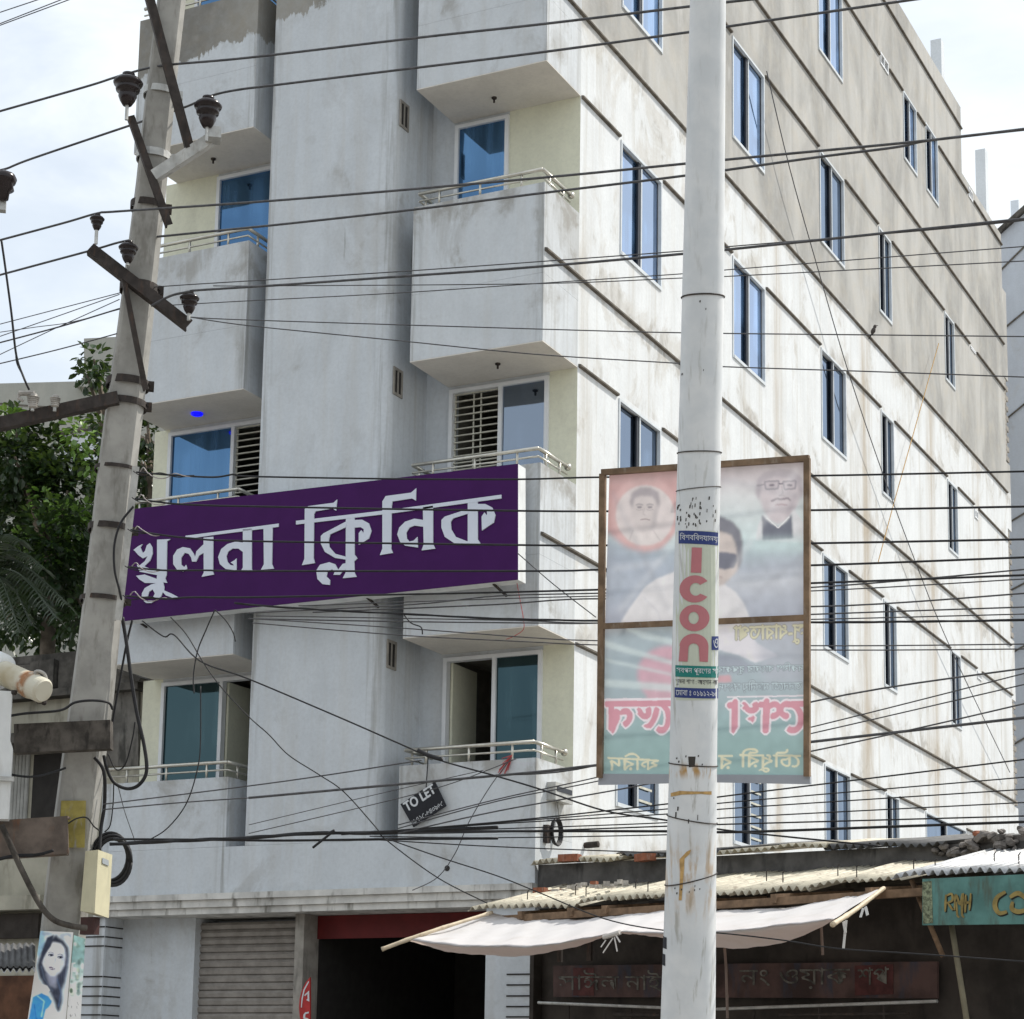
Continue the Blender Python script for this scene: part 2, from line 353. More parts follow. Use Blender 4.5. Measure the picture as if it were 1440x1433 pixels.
def text_tris(body, mirror=False):
    """triangles of a line of text in its own 2-D frame, scaled to a unit box [0,1]x[0,1]"""
    cu = bpy.data.curves.new('lettering', 'FONT'); cu.body = body; cu.resolution_u = 3
    o = bpy.data.objects.new('lettering', cu); COL.objects.link(o)
    dg = bpy.context.evaluated_depsgraph_get(); me = bpy.data.meshes.new_from_object(o.evaluated_get(dg))
    xs = [v.co.x for v in me.vertices]; ys = [v.co.y for v in me.vertices]
    x0, x1, y0, y1 = min(xs), max(xs), min(ys), max(ys)
    vs = [(((v.co.x-x0)/(x1-x0)), (v.co.y-y0)/(y1-y0)) for v in me.vertices]
    if mirror: vs = [(1-a, b) for a, b in vs]
    fs = [tuple(p.vertices) for p in me.polygons]
    bpy.data.objects.remove(o); bpy.data.curves.remove(cu); bpy.data.meshes.remove(me)
    return vs, fs
def text_on(mb, body, corners, lift, mirror=False, bold=0.0):
    """lay text between four photo corners (tl,tr,br,bl); lift(px,py) puts it on its surface"""
    vs, fs = text_tris(body, mirror); tl, tr, br, bl = corners; out = []
    for a, b in vs:
        x = (bl[0]*(1-a)+br[0]*a)*(1-b) + (tl[0]*(1-a)+tr[0]*a)*b
        y = (bl[1]*(1-a)+br[1]*a)*(1-b) + (tl[1]*(1-a)+tr[1]*a)*b
        out.append(lift(x, y))
    return mb.add(out, fs)

# ------------------------------------------------------------------ flat printing: colours painted on a fine sheet of cloth or paper
import numpy as np
def lin(c): return np.array([((x/255+.055)/1.055)**2.4 if x > 10 else x/255/12.92 for x in c])
class Print:
    """a canvas in picture units (x right, y down); k cells per unit"""
    def __init__(s, x0, y0, x1, y1, k=2):
        s.x0, s.y0, s.k = x0, y0, k; s.w, s.h = int((x1-x0)*k), int((y1-y0)*k); s.a = np.zeros((s.h, s.w, 3))
        s.X = x0+(np.arange(s.w)+.5)/k; s.Y = y0+(np.arange(s.h)+.5)/k
    def mask(s, poly, soft=0.0):
        p = np.array(poly, float); m = soft*2+1
        i0, i1 = max(0, int((p[:,0].min()-m-s.x0)*s.k)), min(s.w, int((p[:,0].max()+m-s.x0)*s.k)+2)
        j0, j1 = max(0, int((p[:,1].min()-m-s.y0)*s.k)), min(s.h, int((p[:,1].max()+m-s.y0)*s.k)+2)
        if i1 <= i0 or j1 <= j0: return None
        X, Y = np.meshgrid(s.X[i0:i1], s.Y[j0:j1]); c = np.zeros(X.shape, bool)
        for (xa, ya), (xb, yb) in zip(p, np.roll(p, -1, 0)):
            if ya == yb: continue
            c ^= ((ya > Y) != (yb > Y)) & (X < (xb-xa)*(Y-ya)/(yb-ya)+xa)
        c = c.astype(float); r = int(soft*s.k)
        for _ in range(3 if r else 0):
            for ax in (0, 1):
                pad = [(0,0),(0,0)]; pad[ax] = (r+1, r); q = np.cumsum(np.pad(c, pad, mode='edge'), ax); n = c.shape[ax]
                c = (np.take(q, range(2*r+1, 2*r+1+n), ax)-np.take(q, range(0, n), ax))/(2*r+1)
        return j0, j1, i0, i1, c
    def poly(s, pts, col, soft=0.0, al=1.0):
        r = s.mask(pts, soft)
        if r is None: return s
        j0, j1, i0, i1, c = r; c = (c*al)[..., None]; s.a[j0:j1, i0:i1] = s.a[j0:j1, i0:i1]*(1-c)+lin(col)*c; return s
    def ell(s, cx, cy, rx, ry, col, soft=0.0, al=1.0, n=40):
        return s.poly([(cx+rx*math.cos(2*math.pi*i/n), cy+ry*math.sin(2*math.pi*i/n)) for i in range(n)], col, soft, al)
    def line(s, pts, w, col, soft=0.0, al=1.0):
        for (xa, ya), (xb, yb) in zip(pts, pts[1:]):
            d = math.hypot(xb-xa, yb-ya) or 1; nx, ny = -(yb-ya)/d*w/2, (xb-xa)/d*w/2
            s.poly([(xa+nx, ya+ny), (xb+nx, yb+ny), (xb-nx, yb-ny), (xa-nx, ya-ny)], col, soft, al)
        return s
    def bands(s, stops, wob=6, seed=1):
        rg = np.random.RandomState(seed); w = sum(np.sin(s.X*f+rg.rand()*6)*a for f, a in ((.021,1),(.047,.5),(.11,.2)))*wob
        Y = s.Y[:, None]+w[None, :]; ys = [y for y, _ in stops]; cs = np.array([lin(c) for _, c in stops])
        for ch in range(3): s.a[..., ch] = np.interp(Y, ys, cs[:, ch])
        return s
    def text(s, body, corners, col, mirror=False, grow=0.0):
        vs, fs = text_tris(body, mirror); tl, tr, br, bl = corners; P = []
        for a, b in vs:
            x = (bl[0]*(1-a)+br[0]*a)*(1-b)+(tl[0]*(1-a)+tr[0]*a)*b; y = (bl[1]*(1-a)+br[1]*a)*(1-b)+(tl[1]*(1-a)+tr[1]*a)*b; P.append((x, y))
        m = np.zeros((s.h, s.w), bool)
        for f in fs:
            r = s.mask([P[i] for i in f])
            if r: j0, j1, i0, i1, c = r; m[j0:j1, i0:i1] |= c > .5
        for _ in range(int(grow*s.k)):
            q = m.copy(); q[1:] |= m[:-1]; q[:-1] |= m[1:]; q[:, 1:] |= m[:, :-1]; q[:, :-1] |= m[:, 1:]; m = q
        s.a[m] = lin(col); return s
    def grain(s, amt, seed=2):
        rg = np.random.RandomState(seed); n = rg.rand(s.h, s.w, 1)-.5; s.a *= 1+n*amt
        c = rg.rand(s.h//16+2, s.w//16+2); yy = np.linspace(0, s.h//16, s.h); xx = np.linspace(0, s.w//16, s.w); i, j = yy.astype(int), xx.astype(int); fy, fx = (yy-i)[:, None], (xx-j)[None, :]
        b = c[i][:, j]*(1-fy)*(1-fx)+c[i+1][:, j]*fy*(1-fx)+c[i][:, j+1]*(1-fy)*fx+c[i+1][:, j+1]*fy*fx; s.a *= (1+(b[..., None]-.5)*amt*2); return s
    def sheet(s, name, quad, lift, mat, parent, gain, step=1.0):
        """fine sheet over the four photo corners (tl,tr,br,bl); print colour = canvas * gain"""
        tl, tr, br, bl = [V((*q, 0)) for q in quad]; nx = int(max((tr-tl).length, (br-bl).length)/step); ny = int(max((bl-tl).length, (br-tr).length)/step)
        vs, cols = [], np.zeros(((nx+1)*(ny+1), 4)); cols[:, 3] = 1; A, B, C_, D = [V(lift(*q)) for q in quad]
        for j in range(ny+1):
            v = j/ny
            for i in range(nx+1):
                u = i/nx; p = tl.lerp(tr, u).lerp(bl.lerp(br, u), v); vs.append(tuple(lift(p.x, p.y)))
                ci, cj = min(max(int((p.x-s.x0)*s.k), 1), s.w-2), min(max(int((p.y-s.y0)*s.k), 1), s.h-2)
                cols[j*(nx+1)+i, :3] = s.a[cj-1:cj+1, ci-1:ci+1].mean((0, 1))*gain
        fs = [(j*(nx+1)+i, j*(nx+1)+i+1, (j+1)*(nx+1)+i+1, (j+1)*(nx+1)+i) for j in range(ny) for i in range(nx)]
        me = bpy.data.meshes.new(name); me.from_pydata(vs, [], fs); at = me.attributes.new('print', 'FLOAT_COLOR', 'POINT')
        at.data.foreach_set('color', np.clip(cols, 0, .92).astype(np.float32).ravel()); me.materials.append(mat); me.update()
        return link(bpy.data.objects.new(name, me), parent)
def printmat(name, trans):
    m, nt, b = newmat(name); nt.nodes.remove(b); o = [n for n in nt.nodes if n.type == 'OUTPUT_MATERIAL'][0]
    c = nd(nt, 'ShaderNodeAttribute', attribute_name='print').outputs['Color']
    d = nd(nt, 'ShaderNodeBsdfDiffuse', {0: c}); t = nd(nt, 'ShaderNodeBsdfTranslucent', {0: c})
    s = nd(nt, 'ShaderNodeMixShader', {0: trans, 1: d.outputs[0], 2: t.outputs[0]}); nt.links.new(s.outputs[0], o.inputs[0]); return m
M['cloth_print'] = printmat('printed_banner_cloth', .2); M['paper_print'] = printmat('printed_paper', .04)

# ================================================================== THE GROUND
g = MB().box(-400, 400, -400, 400, -.3, 0); tag(g.build('ground', M['ground']), kind='structure')
g = MB().box(-60, 60, -3.6, .4, .004, .12); tag(g.build('pavement', M['pave']), kind='structure')

# ================================================================== THE CLINIC
XL, XPL, XPR, XBL, XLR, YR = -5.36, -3.44, -1.84, -1.57, -3.69, .87
SOFF = [6.275, 9.29, 12.40, 15.45]; PTOP = [7.99, 11.04, 14.08, 17.15]
clinic = thing('clinic_building', (-2.7, 8, 0), 'tall white plastered clinic building with stacked front balconies and stained sunlit side wall', 'building')
# front: fascia, pier, balcony fronts
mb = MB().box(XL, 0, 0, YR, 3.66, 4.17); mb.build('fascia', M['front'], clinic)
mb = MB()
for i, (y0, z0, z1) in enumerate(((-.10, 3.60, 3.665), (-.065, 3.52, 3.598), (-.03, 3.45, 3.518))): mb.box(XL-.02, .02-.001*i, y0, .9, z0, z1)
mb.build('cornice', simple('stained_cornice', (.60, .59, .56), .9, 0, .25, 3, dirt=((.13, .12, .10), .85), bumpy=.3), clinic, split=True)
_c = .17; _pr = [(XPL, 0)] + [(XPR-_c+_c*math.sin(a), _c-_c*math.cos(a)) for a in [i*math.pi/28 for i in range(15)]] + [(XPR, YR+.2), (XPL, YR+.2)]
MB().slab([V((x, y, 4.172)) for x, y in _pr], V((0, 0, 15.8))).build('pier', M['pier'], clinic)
def balcony(x0, x1, s, t, mat, right_side, first=False):
    b = MB()
    if first: b.box(x0, x1, 0, .10, 4.172, t); b.box(x1-.10, x1, .102, YR, 4.172, t); b.box(x0, x0+.1, .102, YR, 4.172, t)
    else:
        b.box(x0, x1, 0, YR, s+.012, s+.75)
        b.box(x0, x1, 0, .10, s+.752, t); b.box(x1-.10, x1, .102, YR, s+.752, t); b.box(x0, x0+.1, .102, YR, s+.752, t)
    o = b.build('balcony', mat, clinic)
    if not first: MB().box(x0, x1, 0, YR, s, s+.01).build('soffit', M['soffit'], o)
    return o
def railing(par, x0, x1, t, right_side):
    r = MB(); z1, z2, y = t+.17, t+.085, .05
    yb = YR-.14 if right_side else YR-.02
    path = [(x0+.04, YR-.25, z1), (x0+.04, y, z1), (x1-.05, y, z1), (x1-.05, yb, z1)]
    if not right_side: path = [(x0+.02, y, z1), (x1-.05, y, z1), (x1-.05, yb, z1)]
    for a, b in zip(path, path[1:]):
        r.tube([a, b], .021, 8); r.tube([V(a)-V((0,0,z1-z2)), V(b)-V((0,0,z1-z2))], .011, 6)
        n = max(2, int((V(b)-V(a)).length/.55)+1)
        for k in range(n):
            p = V(a).lerp(V(b), (k+.5)/n); r.tube([(p.x, p.y, t-.01), (p.x, p.y, z1)], .014, 6)
    if right_side: r.lathe((x1-.05, yb-.01, z1), (0, 1, 0), [(.001,0),(.03,.012),(.042,.04),(.03,.07),(.001,.08)], 12)
    r.build('railing', M['steel'], par, smooth=True)
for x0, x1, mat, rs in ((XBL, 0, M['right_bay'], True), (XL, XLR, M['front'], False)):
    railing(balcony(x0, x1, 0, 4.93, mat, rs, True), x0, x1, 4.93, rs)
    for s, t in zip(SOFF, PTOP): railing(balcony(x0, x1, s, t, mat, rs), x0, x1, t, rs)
# recessed wall behind the balconies, with real door openings
LV = [(4.17, 6.275), (7.0, 9.29), (10.1, 12.40), (13.1, 15.45)]
def onrec(px, py): return onY(px, py, YR)
doors_r = [(-1.54, -.36), (-1.54, -.33), (-1.54, -.865), (-1.54, -.35)]
doors_l = [(-5.24, -3.46), (-5.30, -3.46), (-4.76, -3.46), (-5.2, -3.46)]
wall_f = MB(); wall_c = MB()
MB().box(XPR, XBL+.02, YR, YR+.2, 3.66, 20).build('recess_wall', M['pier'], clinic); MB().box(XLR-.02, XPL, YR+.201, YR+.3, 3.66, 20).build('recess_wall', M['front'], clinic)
for k, (z0, z1) in enumerate(LV):
    head = z1-.045
    for xa, xb, (d0, d1), side in ((XPR, 0, doors_r[k], 'r'), (-5.52, XPL, doors_l[k], 'l')):
        (wall_f if side == 'r' else wall_c).box(xa if side == 'l' else XBL+.021, d0, YR, YR+.2, z0, z1)
        if side == 'r': wall_c.box(d1, xb-.001, YR, YR+.2, z0, z1)
        (wall_f).box(d0, d1, YR, YR+.2, head, z1)
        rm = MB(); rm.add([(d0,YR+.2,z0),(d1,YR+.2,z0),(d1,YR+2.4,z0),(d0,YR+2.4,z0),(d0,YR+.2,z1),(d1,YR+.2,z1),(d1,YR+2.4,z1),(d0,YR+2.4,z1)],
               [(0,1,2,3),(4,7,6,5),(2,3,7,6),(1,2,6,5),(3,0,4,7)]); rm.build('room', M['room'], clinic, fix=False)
wall_f.build('recess_wall', M['front'], clinic, split=True); wall_c.build('cream_wall', M['cream'], clinic, split=True)
def door(d0, d1, z0, z1, split, left, right, glass_):
    """frame with two leaves; each leaf 'glass', 'grille' or 'open'"""
    h = z1-.045; y0, y1 = YR-.035, YR+.05; f = MB(); w = .045
    f.box(d0, d0+w, y0, y1, z0, h-.002); f.box(d1-w, d1, y0, y1, z0, h-.002); f.box(d0+w, d1-w, y0, y1, h-w, h-.002)
    xs = d0+(d1-d0)*split
    if split < 1: f.box(xs-w/2, xs+w/2, y0+.004, y1, z0, h-w)
    fo = f.build('door', M['white_metal'], clinic)
    for a, b, kind in ((d0+w, xs-(w/2 if split < 1 else w), left), (xs+w/2, d1-w, right)):
        if b-a < .05: continue
        if kind == 'glass':
            MB().box(a, b, YR+.0, YR+.012, z0, h-w).build('pane', glass_, fo)
        elif kind == 'grille':
            gr = MB(); n = int((h-z0)/.078)
            for i in range(n+1): gr.box(a, b, YR+.01, YR+.03, z0+i*.078, z0+i*.078+.013)
            for fx in (.0, .40, .56, .97): gr.box(a+(b-a)*fx, a+(b-a)*fx+.014, YR+.03, YR+.045, z0, h-w)
            gr.build('grille', M['grille'], fo)
        else:
            q = MB().box(a, a+.03, YR+.06, YR+.62, z0, h-w); q.build('door_leaf', M['cream'], fo)
G1, G2, G3 = M['glass_low'], M['glass_dark'], M['glass_front']
door(*doors_r[0], *LV[0], .52, 'open', 'glass', G1); door(*doors_r[1], *LV[1], .52, 'grille', 'glass', M['glass_dark'])
door(*doors_r[2], *LV[2], 1.0, 'glass', '', G3); door(*doors_r[3], *LV[3], .52, 'glass', 'glass', G3)
door(*doors_l[0], *LV[0], .466, 'glass', 'open', G1); door(*doors_l[1], *LV[1], .495, 'glass', 'grille', G3)
door(*doors_l[2], *LV[2], .62, 'glass', 'glass', G3); door(*doors_l[3], *LV[3], .55, 'glass', 'glass', G3)
# wall vents on the right cheek of the pier
for px, py in ((568, 163), (559, 538), (550, 921)):
    c = onX(px, py, XPR); v = MB(); w, h = .10, .155
    v.box(XPR, XPR+.012, c.y-w, c.y-w+.03, c.z-h, c.z+h); v.box(XPR, XPR+.012, c.y+w-.03, c.y+w, c.z-h, c.z+h)
    v.box(XPR, XPR+.012, c.y-w+.03, c.y+w-.03, c.z-h, c.z-h+.03); v.box(XPR, XPR+.012, c.y-w+.03, c.y+w-.03, c.z+h-.03, c.z+h)
    v.box(XPR, XPR+.010, c.y-.012, c.y+.012, c.z-h+.03, c.z+h-.03)
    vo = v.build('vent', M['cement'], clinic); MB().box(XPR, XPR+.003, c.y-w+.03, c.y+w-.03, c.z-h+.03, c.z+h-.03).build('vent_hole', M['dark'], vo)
# soffit lamp stubs
for px, py, zz in ((695, 137, 12.40), (700, 511, 9.29), (300, 223, 12.40)):
    c = onZ(px, py, zz); MB().lathe((c.x, c.y, zz), (0,0,-1), [(.03,-.002),(.03,.015),(.012,.02),(.012,.06),(.001,.062)], 10).build('lamp_holder', M['iron'], clinic)
mblue, nt, b = newmat('lit_blue_lamp'); b.inputs['Base Color'].default_value = (.02,.02,.6,1); b.inputs['Emission Color'].default_value = (.0,.0,1,1); b.inputs['Emission Strength'].default_value = 1.1
c = onZ(277, 581, 9.29); MB().lathe((c.x, c.y, 9.29), (0,0,-1), [(.07,-.002),(.07,.02),(.05,.03),(.001,.035)], 16).build('ceiling_lamp', mblue, clinic)

# side wall: grid with window openings
def rect(x0, y0, x1, y1):
    a, b = onX(x0, y0), onX(x1, y1); return [a.y, b.y, b.z, a.z]        # Y0 Y1 Z0 Z1 from top-left, bottom-right of the photo
C1, C2, C3, C4, C5 = (1.98, 3.19), (5.62, 6.85), (9.29, 10.47), (12.33, 13.02), (16.40, 17.06)
WIN = []
for cols, z0, z1 in (((C1, C2, C3), 17.05, 18.47), ((C1, C2, C3, C4), 14.03, 15.44), ((C1, C2, C3, C4), 11.02, 12.37), ((C1, C2, C3, C4), 7.93, 9.29), ((C1, C2, C3, C4), 4.72, 6.24)):
    for a, b in cols: WIN.append([a, b, z0, z1])
WIN += [[C5[0], C5[1], 14.21, 15.46], [C5[0], C5[1], 11.11, 12.36], [C5[0], C5[1], 8.0, 9.3]]
WIN.append(rect(1269.7, 127, 1289.3, 247.9)); WIN.append(rect(1301, 171.7, 1319.5, 290.3))
WIN.append([14.6, 17.2, 4.95, 6.24])
VENTS = [rect(1237.3, 72, 1248.6, 106), rect(1361.5, 262, 1367.5, 285), rect(1364, 487, 1372, 498), rect(1370, 715, 1375, 732), rect(1374, 943, 1380, 958)]
YE = 21.0; ZROOF = 20.03; YSTEP = 17.9
def holes_wall(mbd, y0, y1, z0, z1, holes, X=0.0, depth=.09):
    ys = sorted({y0, y1} | {h[i] for h in holes for i in (0,1)}); zs = sorted({z0, z1} | {h[i] for h in holes for i in (2,3)})
    for ya, yb in zip(ys, ys[1:]):
        for za, zb in zip(zs, zs[1:]):
            cy, cz = (ya+yb)/2, (za+zb)/2
            if any(h[0] < cy < h[1] and h[2] < cz < h[3] for h in holes): continue
            mbd.add([(X,ya,za),(X,yb,za),(X,yb,zb),(X,ya,zb)], [(0,1,2,3)])
    for a, b, c_, d in holes:
        q = X-depth
        mbd.add([(X,a,c_),(X,b,c_),(X,b,d),(X,a,d),(q,a,c_),(q,b,c_),(q,b,d),(q,a,d)], [(0,4,5,1),(1,5,6,2),(2,6,7,3),(3,7,4,0),(4,7,6,5)])
w = MB(); holes_wall(w, YR, YSTEP, 0, ZROOF, [h for h in WIN+VENTS if h[1] < YSTEP])
w.build('side_wall', M['side'], clinic, fix=False)
w = MB(); holes_wall(w, YSTEP, YE, 0, 18.72, [h for h in WIN+VENTS if h[0] > YSTEP])
w.add([(0,YSTEP,18.72),(0,YSTEP,ZROOF),(-5.52,YSTEP,ZROOF),(-5.52,YSTEP,18.72)], [(0,1,2,3)])
w.add([(0,YE,0),(0,YE,18.72),(-5.52,YE,18.72),(-5.52,YE,0)], [(0,1,2,3)])
w.add([(0,YSTEP,18.72),(-5.52,YSTEP,18.72),(-5.52,YE,18.72),(0,YE,18.72)], [(0,1,2,3)])
w.build('rear_wall', M['side'], clinic, fix=False)
w = MB().add([(0,YR,ZROOF),(0,YSTEP,ZROOF),(-5.52,YSTEP,ZROOF),(-5.52,YR,ZROOF)], [(0,1,2,3)])
w.add([(-5.52,YR+.2,0),(-5.52,YE,0),(-5.52,YE,18.72),(-5.52,YR+.2,18.72)], [(0,1,2,3)])
w.build('far_wall', M['front'], clinic, fix=False)
MB().box(XL, 0, 0, YR-.002, 17.3, 20).build('top_front', M['front'], clinic)
# dirty drip ledges along the side
for k, z in enumerate((19.6, 18.50, 16.42, 15.475, 13.37, 12.405, 10.31, 9.325, 7.25, 6.275)):
    lintel = k % 2 == 1
    rng = [(0.02 if lintel and False else (YR+.02 if lintel else .02), (YSTEP if z > 18.8 else YE))]
    if lintel:
        for h in WIN+VENTS:
            if h[3] > z-.2 and h[2] < z+.03:
                nr = []
                for a, b in rng:
                    if h[1] < a or h[0] > b: nr.append((a, b)); continue
                    if h[0]-.05 > a: nr.append((a, h[0]-.05))
                    if h[1]+.05 < b: nr.append((h[1]+.05, b))
                rng = nr
    for a, b in rng:
        MB().add([(-.0,a,z-.024),(.034,a,z-.014),(.034,a,z+.006),(0,a,z+.016),(-.0,b,z-.024),(.034,b,z-.014),(.034,b,z+.006),(0,b,z+.016)],
                 [(0,1,2,3),(4,7,6,5),(0,4,5,1),(1,5,6,2),(2,6,7,3)]).build('ledge', M['ledge'], clinic)
# windows
for n, (a, b, z0, z1) in enumerate(WIN):
    f = MB(); w = .022; x0, x1 = -.03, .012
    f.box(x0, x1, a-.008, a+w, z0-.02, z1+.008); f.box(x0, x1, b-w, b+.008, z0-.02, z1+.008)
    f.box(x0, x1+.006, a+w, b-w, z0-.02, z0+w); f.box(x0, x1, a+w, b-w, z1-w, z1+.008)
    low = z1 < 7
    mid = a+(b-a)*.52; f.box(x0-.012, x1-.018, mid-.012, mid+.016, z0+w, z1-w)
    wo = f.build('window', M['win_frame'], clinic)
    gm = M['glass_side'] if (z0 > 10.5 and a < 8) or z0 > 16 else M['glass_dark']  # dimmer copy of the glass imitates dark reflections in the other panes
    for i, (p, q) in enumerate(((a+w, mid-.012), (mid+.016, b-w))):
        x = -.055 if i == 0 else -.04
        MB().box(x-.006, x, p, q, z0+w, z1-w).build('pane', gm, wo)
    MB().box(-.038, -.016, mid-.075, mid-.012, z0+w, z1-w).build('sliding_stile', M['stile'], wo)
    if low and a < 8:
        gr = MB()
        for i in range(9): gr.box(-.025, -.012, mid+.05, mid+.42, z0+.12+i*.15, z0+.145+i*.15)
        gr.build('grille', M['grille'], wo)
for a, b, z0, z1 in VENTS:
    f = MB(); w = .03; m_ = (a+b)/2
    for p, q in ((a, a+w), (m_-w/2, m_+w/2), (b-w, b)): f.box(-.03, .015, p, q, z0, z1)
    f.box(-.03, .0149, a+w, b-w, z0, z0+w); f.box(-.03, .0149, a+w, b-w, z1-w, z1)
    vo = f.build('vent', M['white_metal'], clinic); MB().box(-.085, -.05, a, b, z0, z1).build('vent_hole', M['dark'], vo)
# toothed brick ends at the rear corner, and the beam ends between them
for (za, zb) in ((14.05, 15.7), (10.5, 12.6), (7.2, 9.2)):
    t = MB(); z = za; i = 0
    while z < zb:
        t.box(-.25, -.004, YE, YE+(.30 if i % 2 == 0 else .14), z, z+.095); z += .105; i += 1
    t.build('toothing', M['cement'], clinic)
for (za, zb) in ((15.75, 17.6), (12.65, 14.0), (9.25, 10.45), (3, 7.15)):
    MB().box(-.3, -.002, YE, YE+.33, za, zb).build('beam_end', M['side'], clinic)
# column stubs left standing on the roof
for px, yt, yb, X in ((1318, 59, 112, -.25), (1380, 213, 300, -.3)):
    a = onX(px, yt, X); b = onX(px, yb, X); h = .10
    MB().box(X-h, X+h, a.y-h*1.1, a.y+h*1.1, b.z-.9, a.z).build('column_stub', M['far_white'], clinic)
# ground floor: pillars, grooved bands, shutter, dark shop opening
pil = MB(); pil.box(-5.9, -5.25, .02, .8, 0, 3.449); pil.box(-.54, -.002, .02, .8, 0, 3.449); pil.box(-5.25, -4.28, .35, .8, 0, 3.449)
pil.build('pillar', M['front'], clinic, split=True)
gv = MB()
for y in (1304, 1318, 1331, 1374, 1388, 1401.5, 1414, 1428):
    z = onY(150, y, .02).z; gv.box(-5.84, -5.249, .012, .019, z, z+.014); gv.box(-5.249, -5.243, .03, .34, z, z+.014)
for y in (1371, 1386, 1401.5, 1416.5, 1431):
    z = onY(735, y, .02).z; gv.box(-.30, -.003, .012, .019, z, z+.014)
gv.build('groove', M['dark'], clinic, split=True)
MB().box(-2.90, -2.79, .2, .5, 0, 3.449).build('shutter_post', M['cement'], clinic)
for k in range(34):
    z = 3.40-k*.082
    MB().add([(-4.28,.47,z),(-2.90,.47,z),(-2.90,.445,z-.03),(-4.28,.445,z-.03),(-2.90,.455,z-.07),(-4.28,.455,z-.07),(-2.90,.48,z-.082),(-4.28,.48,z-.082)],
             [(0,1,2,3),(3,2,4,5),(5,4,6,7)]).build('shutter_slat', M['galv_d'] if 'galv_d' in M else M.setdefault('galv_d', simple('grey_shutter_steel', (.30,.275,.25), .6, .2, .2, 8, bumpy=0)), clinic)
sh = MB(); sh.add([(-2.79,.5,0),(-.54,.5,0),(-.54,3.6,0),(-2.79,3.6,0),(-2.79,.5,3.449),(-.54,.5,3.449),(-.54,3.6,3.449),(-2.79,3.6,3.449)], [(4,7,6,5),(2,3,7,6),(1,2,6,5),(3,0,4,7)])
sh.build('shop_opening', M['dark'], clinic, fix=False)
M['maroon'] = simple('maroon_fascia_paint', (.12, .012, .012), .6, 0, .2, 5, bumpy=0)
MB().box(-2.785, -.545, .46, .5, 3.20, 3.445).build('fascia_board', M['maroon'], clinic)
MB().box(-5.36, -2.80, .8, .86, 0, 3.449).build('back_wall', M['front'], clinic)
c = onY(629, 1221, 0); MB().lathe((c.x, -.002, c.z), (0,-1,0), [(.03,0),(.03,.003),(.001,.0035)], 14).build('drain_hole', M['dark'], clinic)

# red round shop sign, seen edge half behind the shutter post
rs = thing('round_sign', onY(430, 1440, .17), 'red half round sign with white lettering on the post beside the grey shutter', 'sign')
def zS(x, y): return onY(350+x/3.5825, 1033+y/3.5825, .17)
M['red_sign'] = simple('red_sign_paint', (.42,.03,.03), .5, bumpy=0)
MB().slab([zS(*p) for p in ((308,1222),(285,1250),(266,1290),(256,1330),(252,1375),(256,1420),(264,1450),(280,1490),(308,1520))], V((0,.02,0))).build('disc', M['red_sign'], rs)
q = MB()
for poly in ([(300,1242),(276,1285),(266,1330),(263,1375),(267,1375),(272,1330),(282,1287),(304,1246)], [(280,1312),(304,1290),(305,1345),(290,1338),(297,1330),(296,1306),(283,1318)], [(284,1400),(276,1410),(274,1425),(280,1440),(300,1440),(300,1430),(284,1425),(286,1408),(302,1404),(302,1396)]):
    q.slab([zS(*p)+V((0,-.004,0)) for p in poly], V((0,.003,0)))
q.build('lettering', M['chalk'], rs)

# ================================================================== PURPLE SIGN
YS = -.32
sp = [onY(*q, YS) for q in ((168, 718), (728, 652), (728, 815), (162, 874.5))]
sign = thing('clinic_sign', (sp[0]+sp[2])/2, 'large purple signboard with pale Bengali lettering hung across the clinic balconies', 'sign')
TH = V((0, .17, 0))
MB().slab([p+V((0,.012,0)) for p in sp], TH).build('case', M['sheet_white'], sign)
MB().slab(sp, V((0,.011,0))).build('face', M['purple'], sign)
br = MB()
for x, y in ((180, 868), (508, 838), (690, 822)):
    p = onY(x, y, YS); br.bar(p+V((0,.06,.02)), p+V((.02,.33,-.05)), .02, .02)
br.build('bracket', M['iron'], sign, split=True)
def zA(x, y): return (160+x/5.5115, 640+y/5.5115)
def zB(x, y): return (400+x/4.2147, 660+y/4.2147)
LA = [
 [(555,625),(1278,530),(1275,556),(780,618),(600,645),(555,648)],
 [(152,735),(190,705),(222,690),(205,715),(224,760),(242,742),(255,700),(278,682),(298,715),(300,765),(280,818),(235,862),(345,903),(345,932),(200,903),(178,850),(200,855),(240,822),(262,782),(225,800),(190,775),(165,745)],
 [(335,655),(440,650),(412,668),(408,930),(398,955),(412,990),(330,980),(335,930)],
 [(172,935),(240,925),(330,958),(335,980),(380,978),(390,1020),(388,1048),(440,1070),(512,1107),(480,1115),(405,1088),(378,1062),(365,1097),(335,1115),(300,1110),(318,1072),(300,1040),(272,1060),(258,1110),(215,1108),(218,1070),(240,1030),(290,1002),(330,992),(240,990),(200,965)],
 [(230,1128),(315,1128),(290,1146),(250,1146)],
 [(695,640),(770,632),(768,905),(775,925),(680,943),(697,910)],
 [(697,690),(680,705),(640,745),(630,790),(615,758),(590,722),(535,712),(490,732),(460,780),(460,845),(490,888),(535,903),(568,880),(560,850),(545,868),(522,848),(522,795),(550,757),(580,765),(600,795),(606,825),(638,825),(660,778),(697,757)],
 [(1000,575),(1068,570),(1068,880),(1075,898),(983,898),(1000,872)],
 [(1002,678),(945,670),(882,688),(832,728),(808,790),(822,845),(865,882),(950,893),(950,800),(935,815),(905,832),(925,845),(930,856),(900,850),(880,825),(872,785),(885,748),(920,724),(965,724),(1002,752)],
 [(1160,560),(1230,553),(1225,845),(1240,880),(1140,888),(1163,845)]]
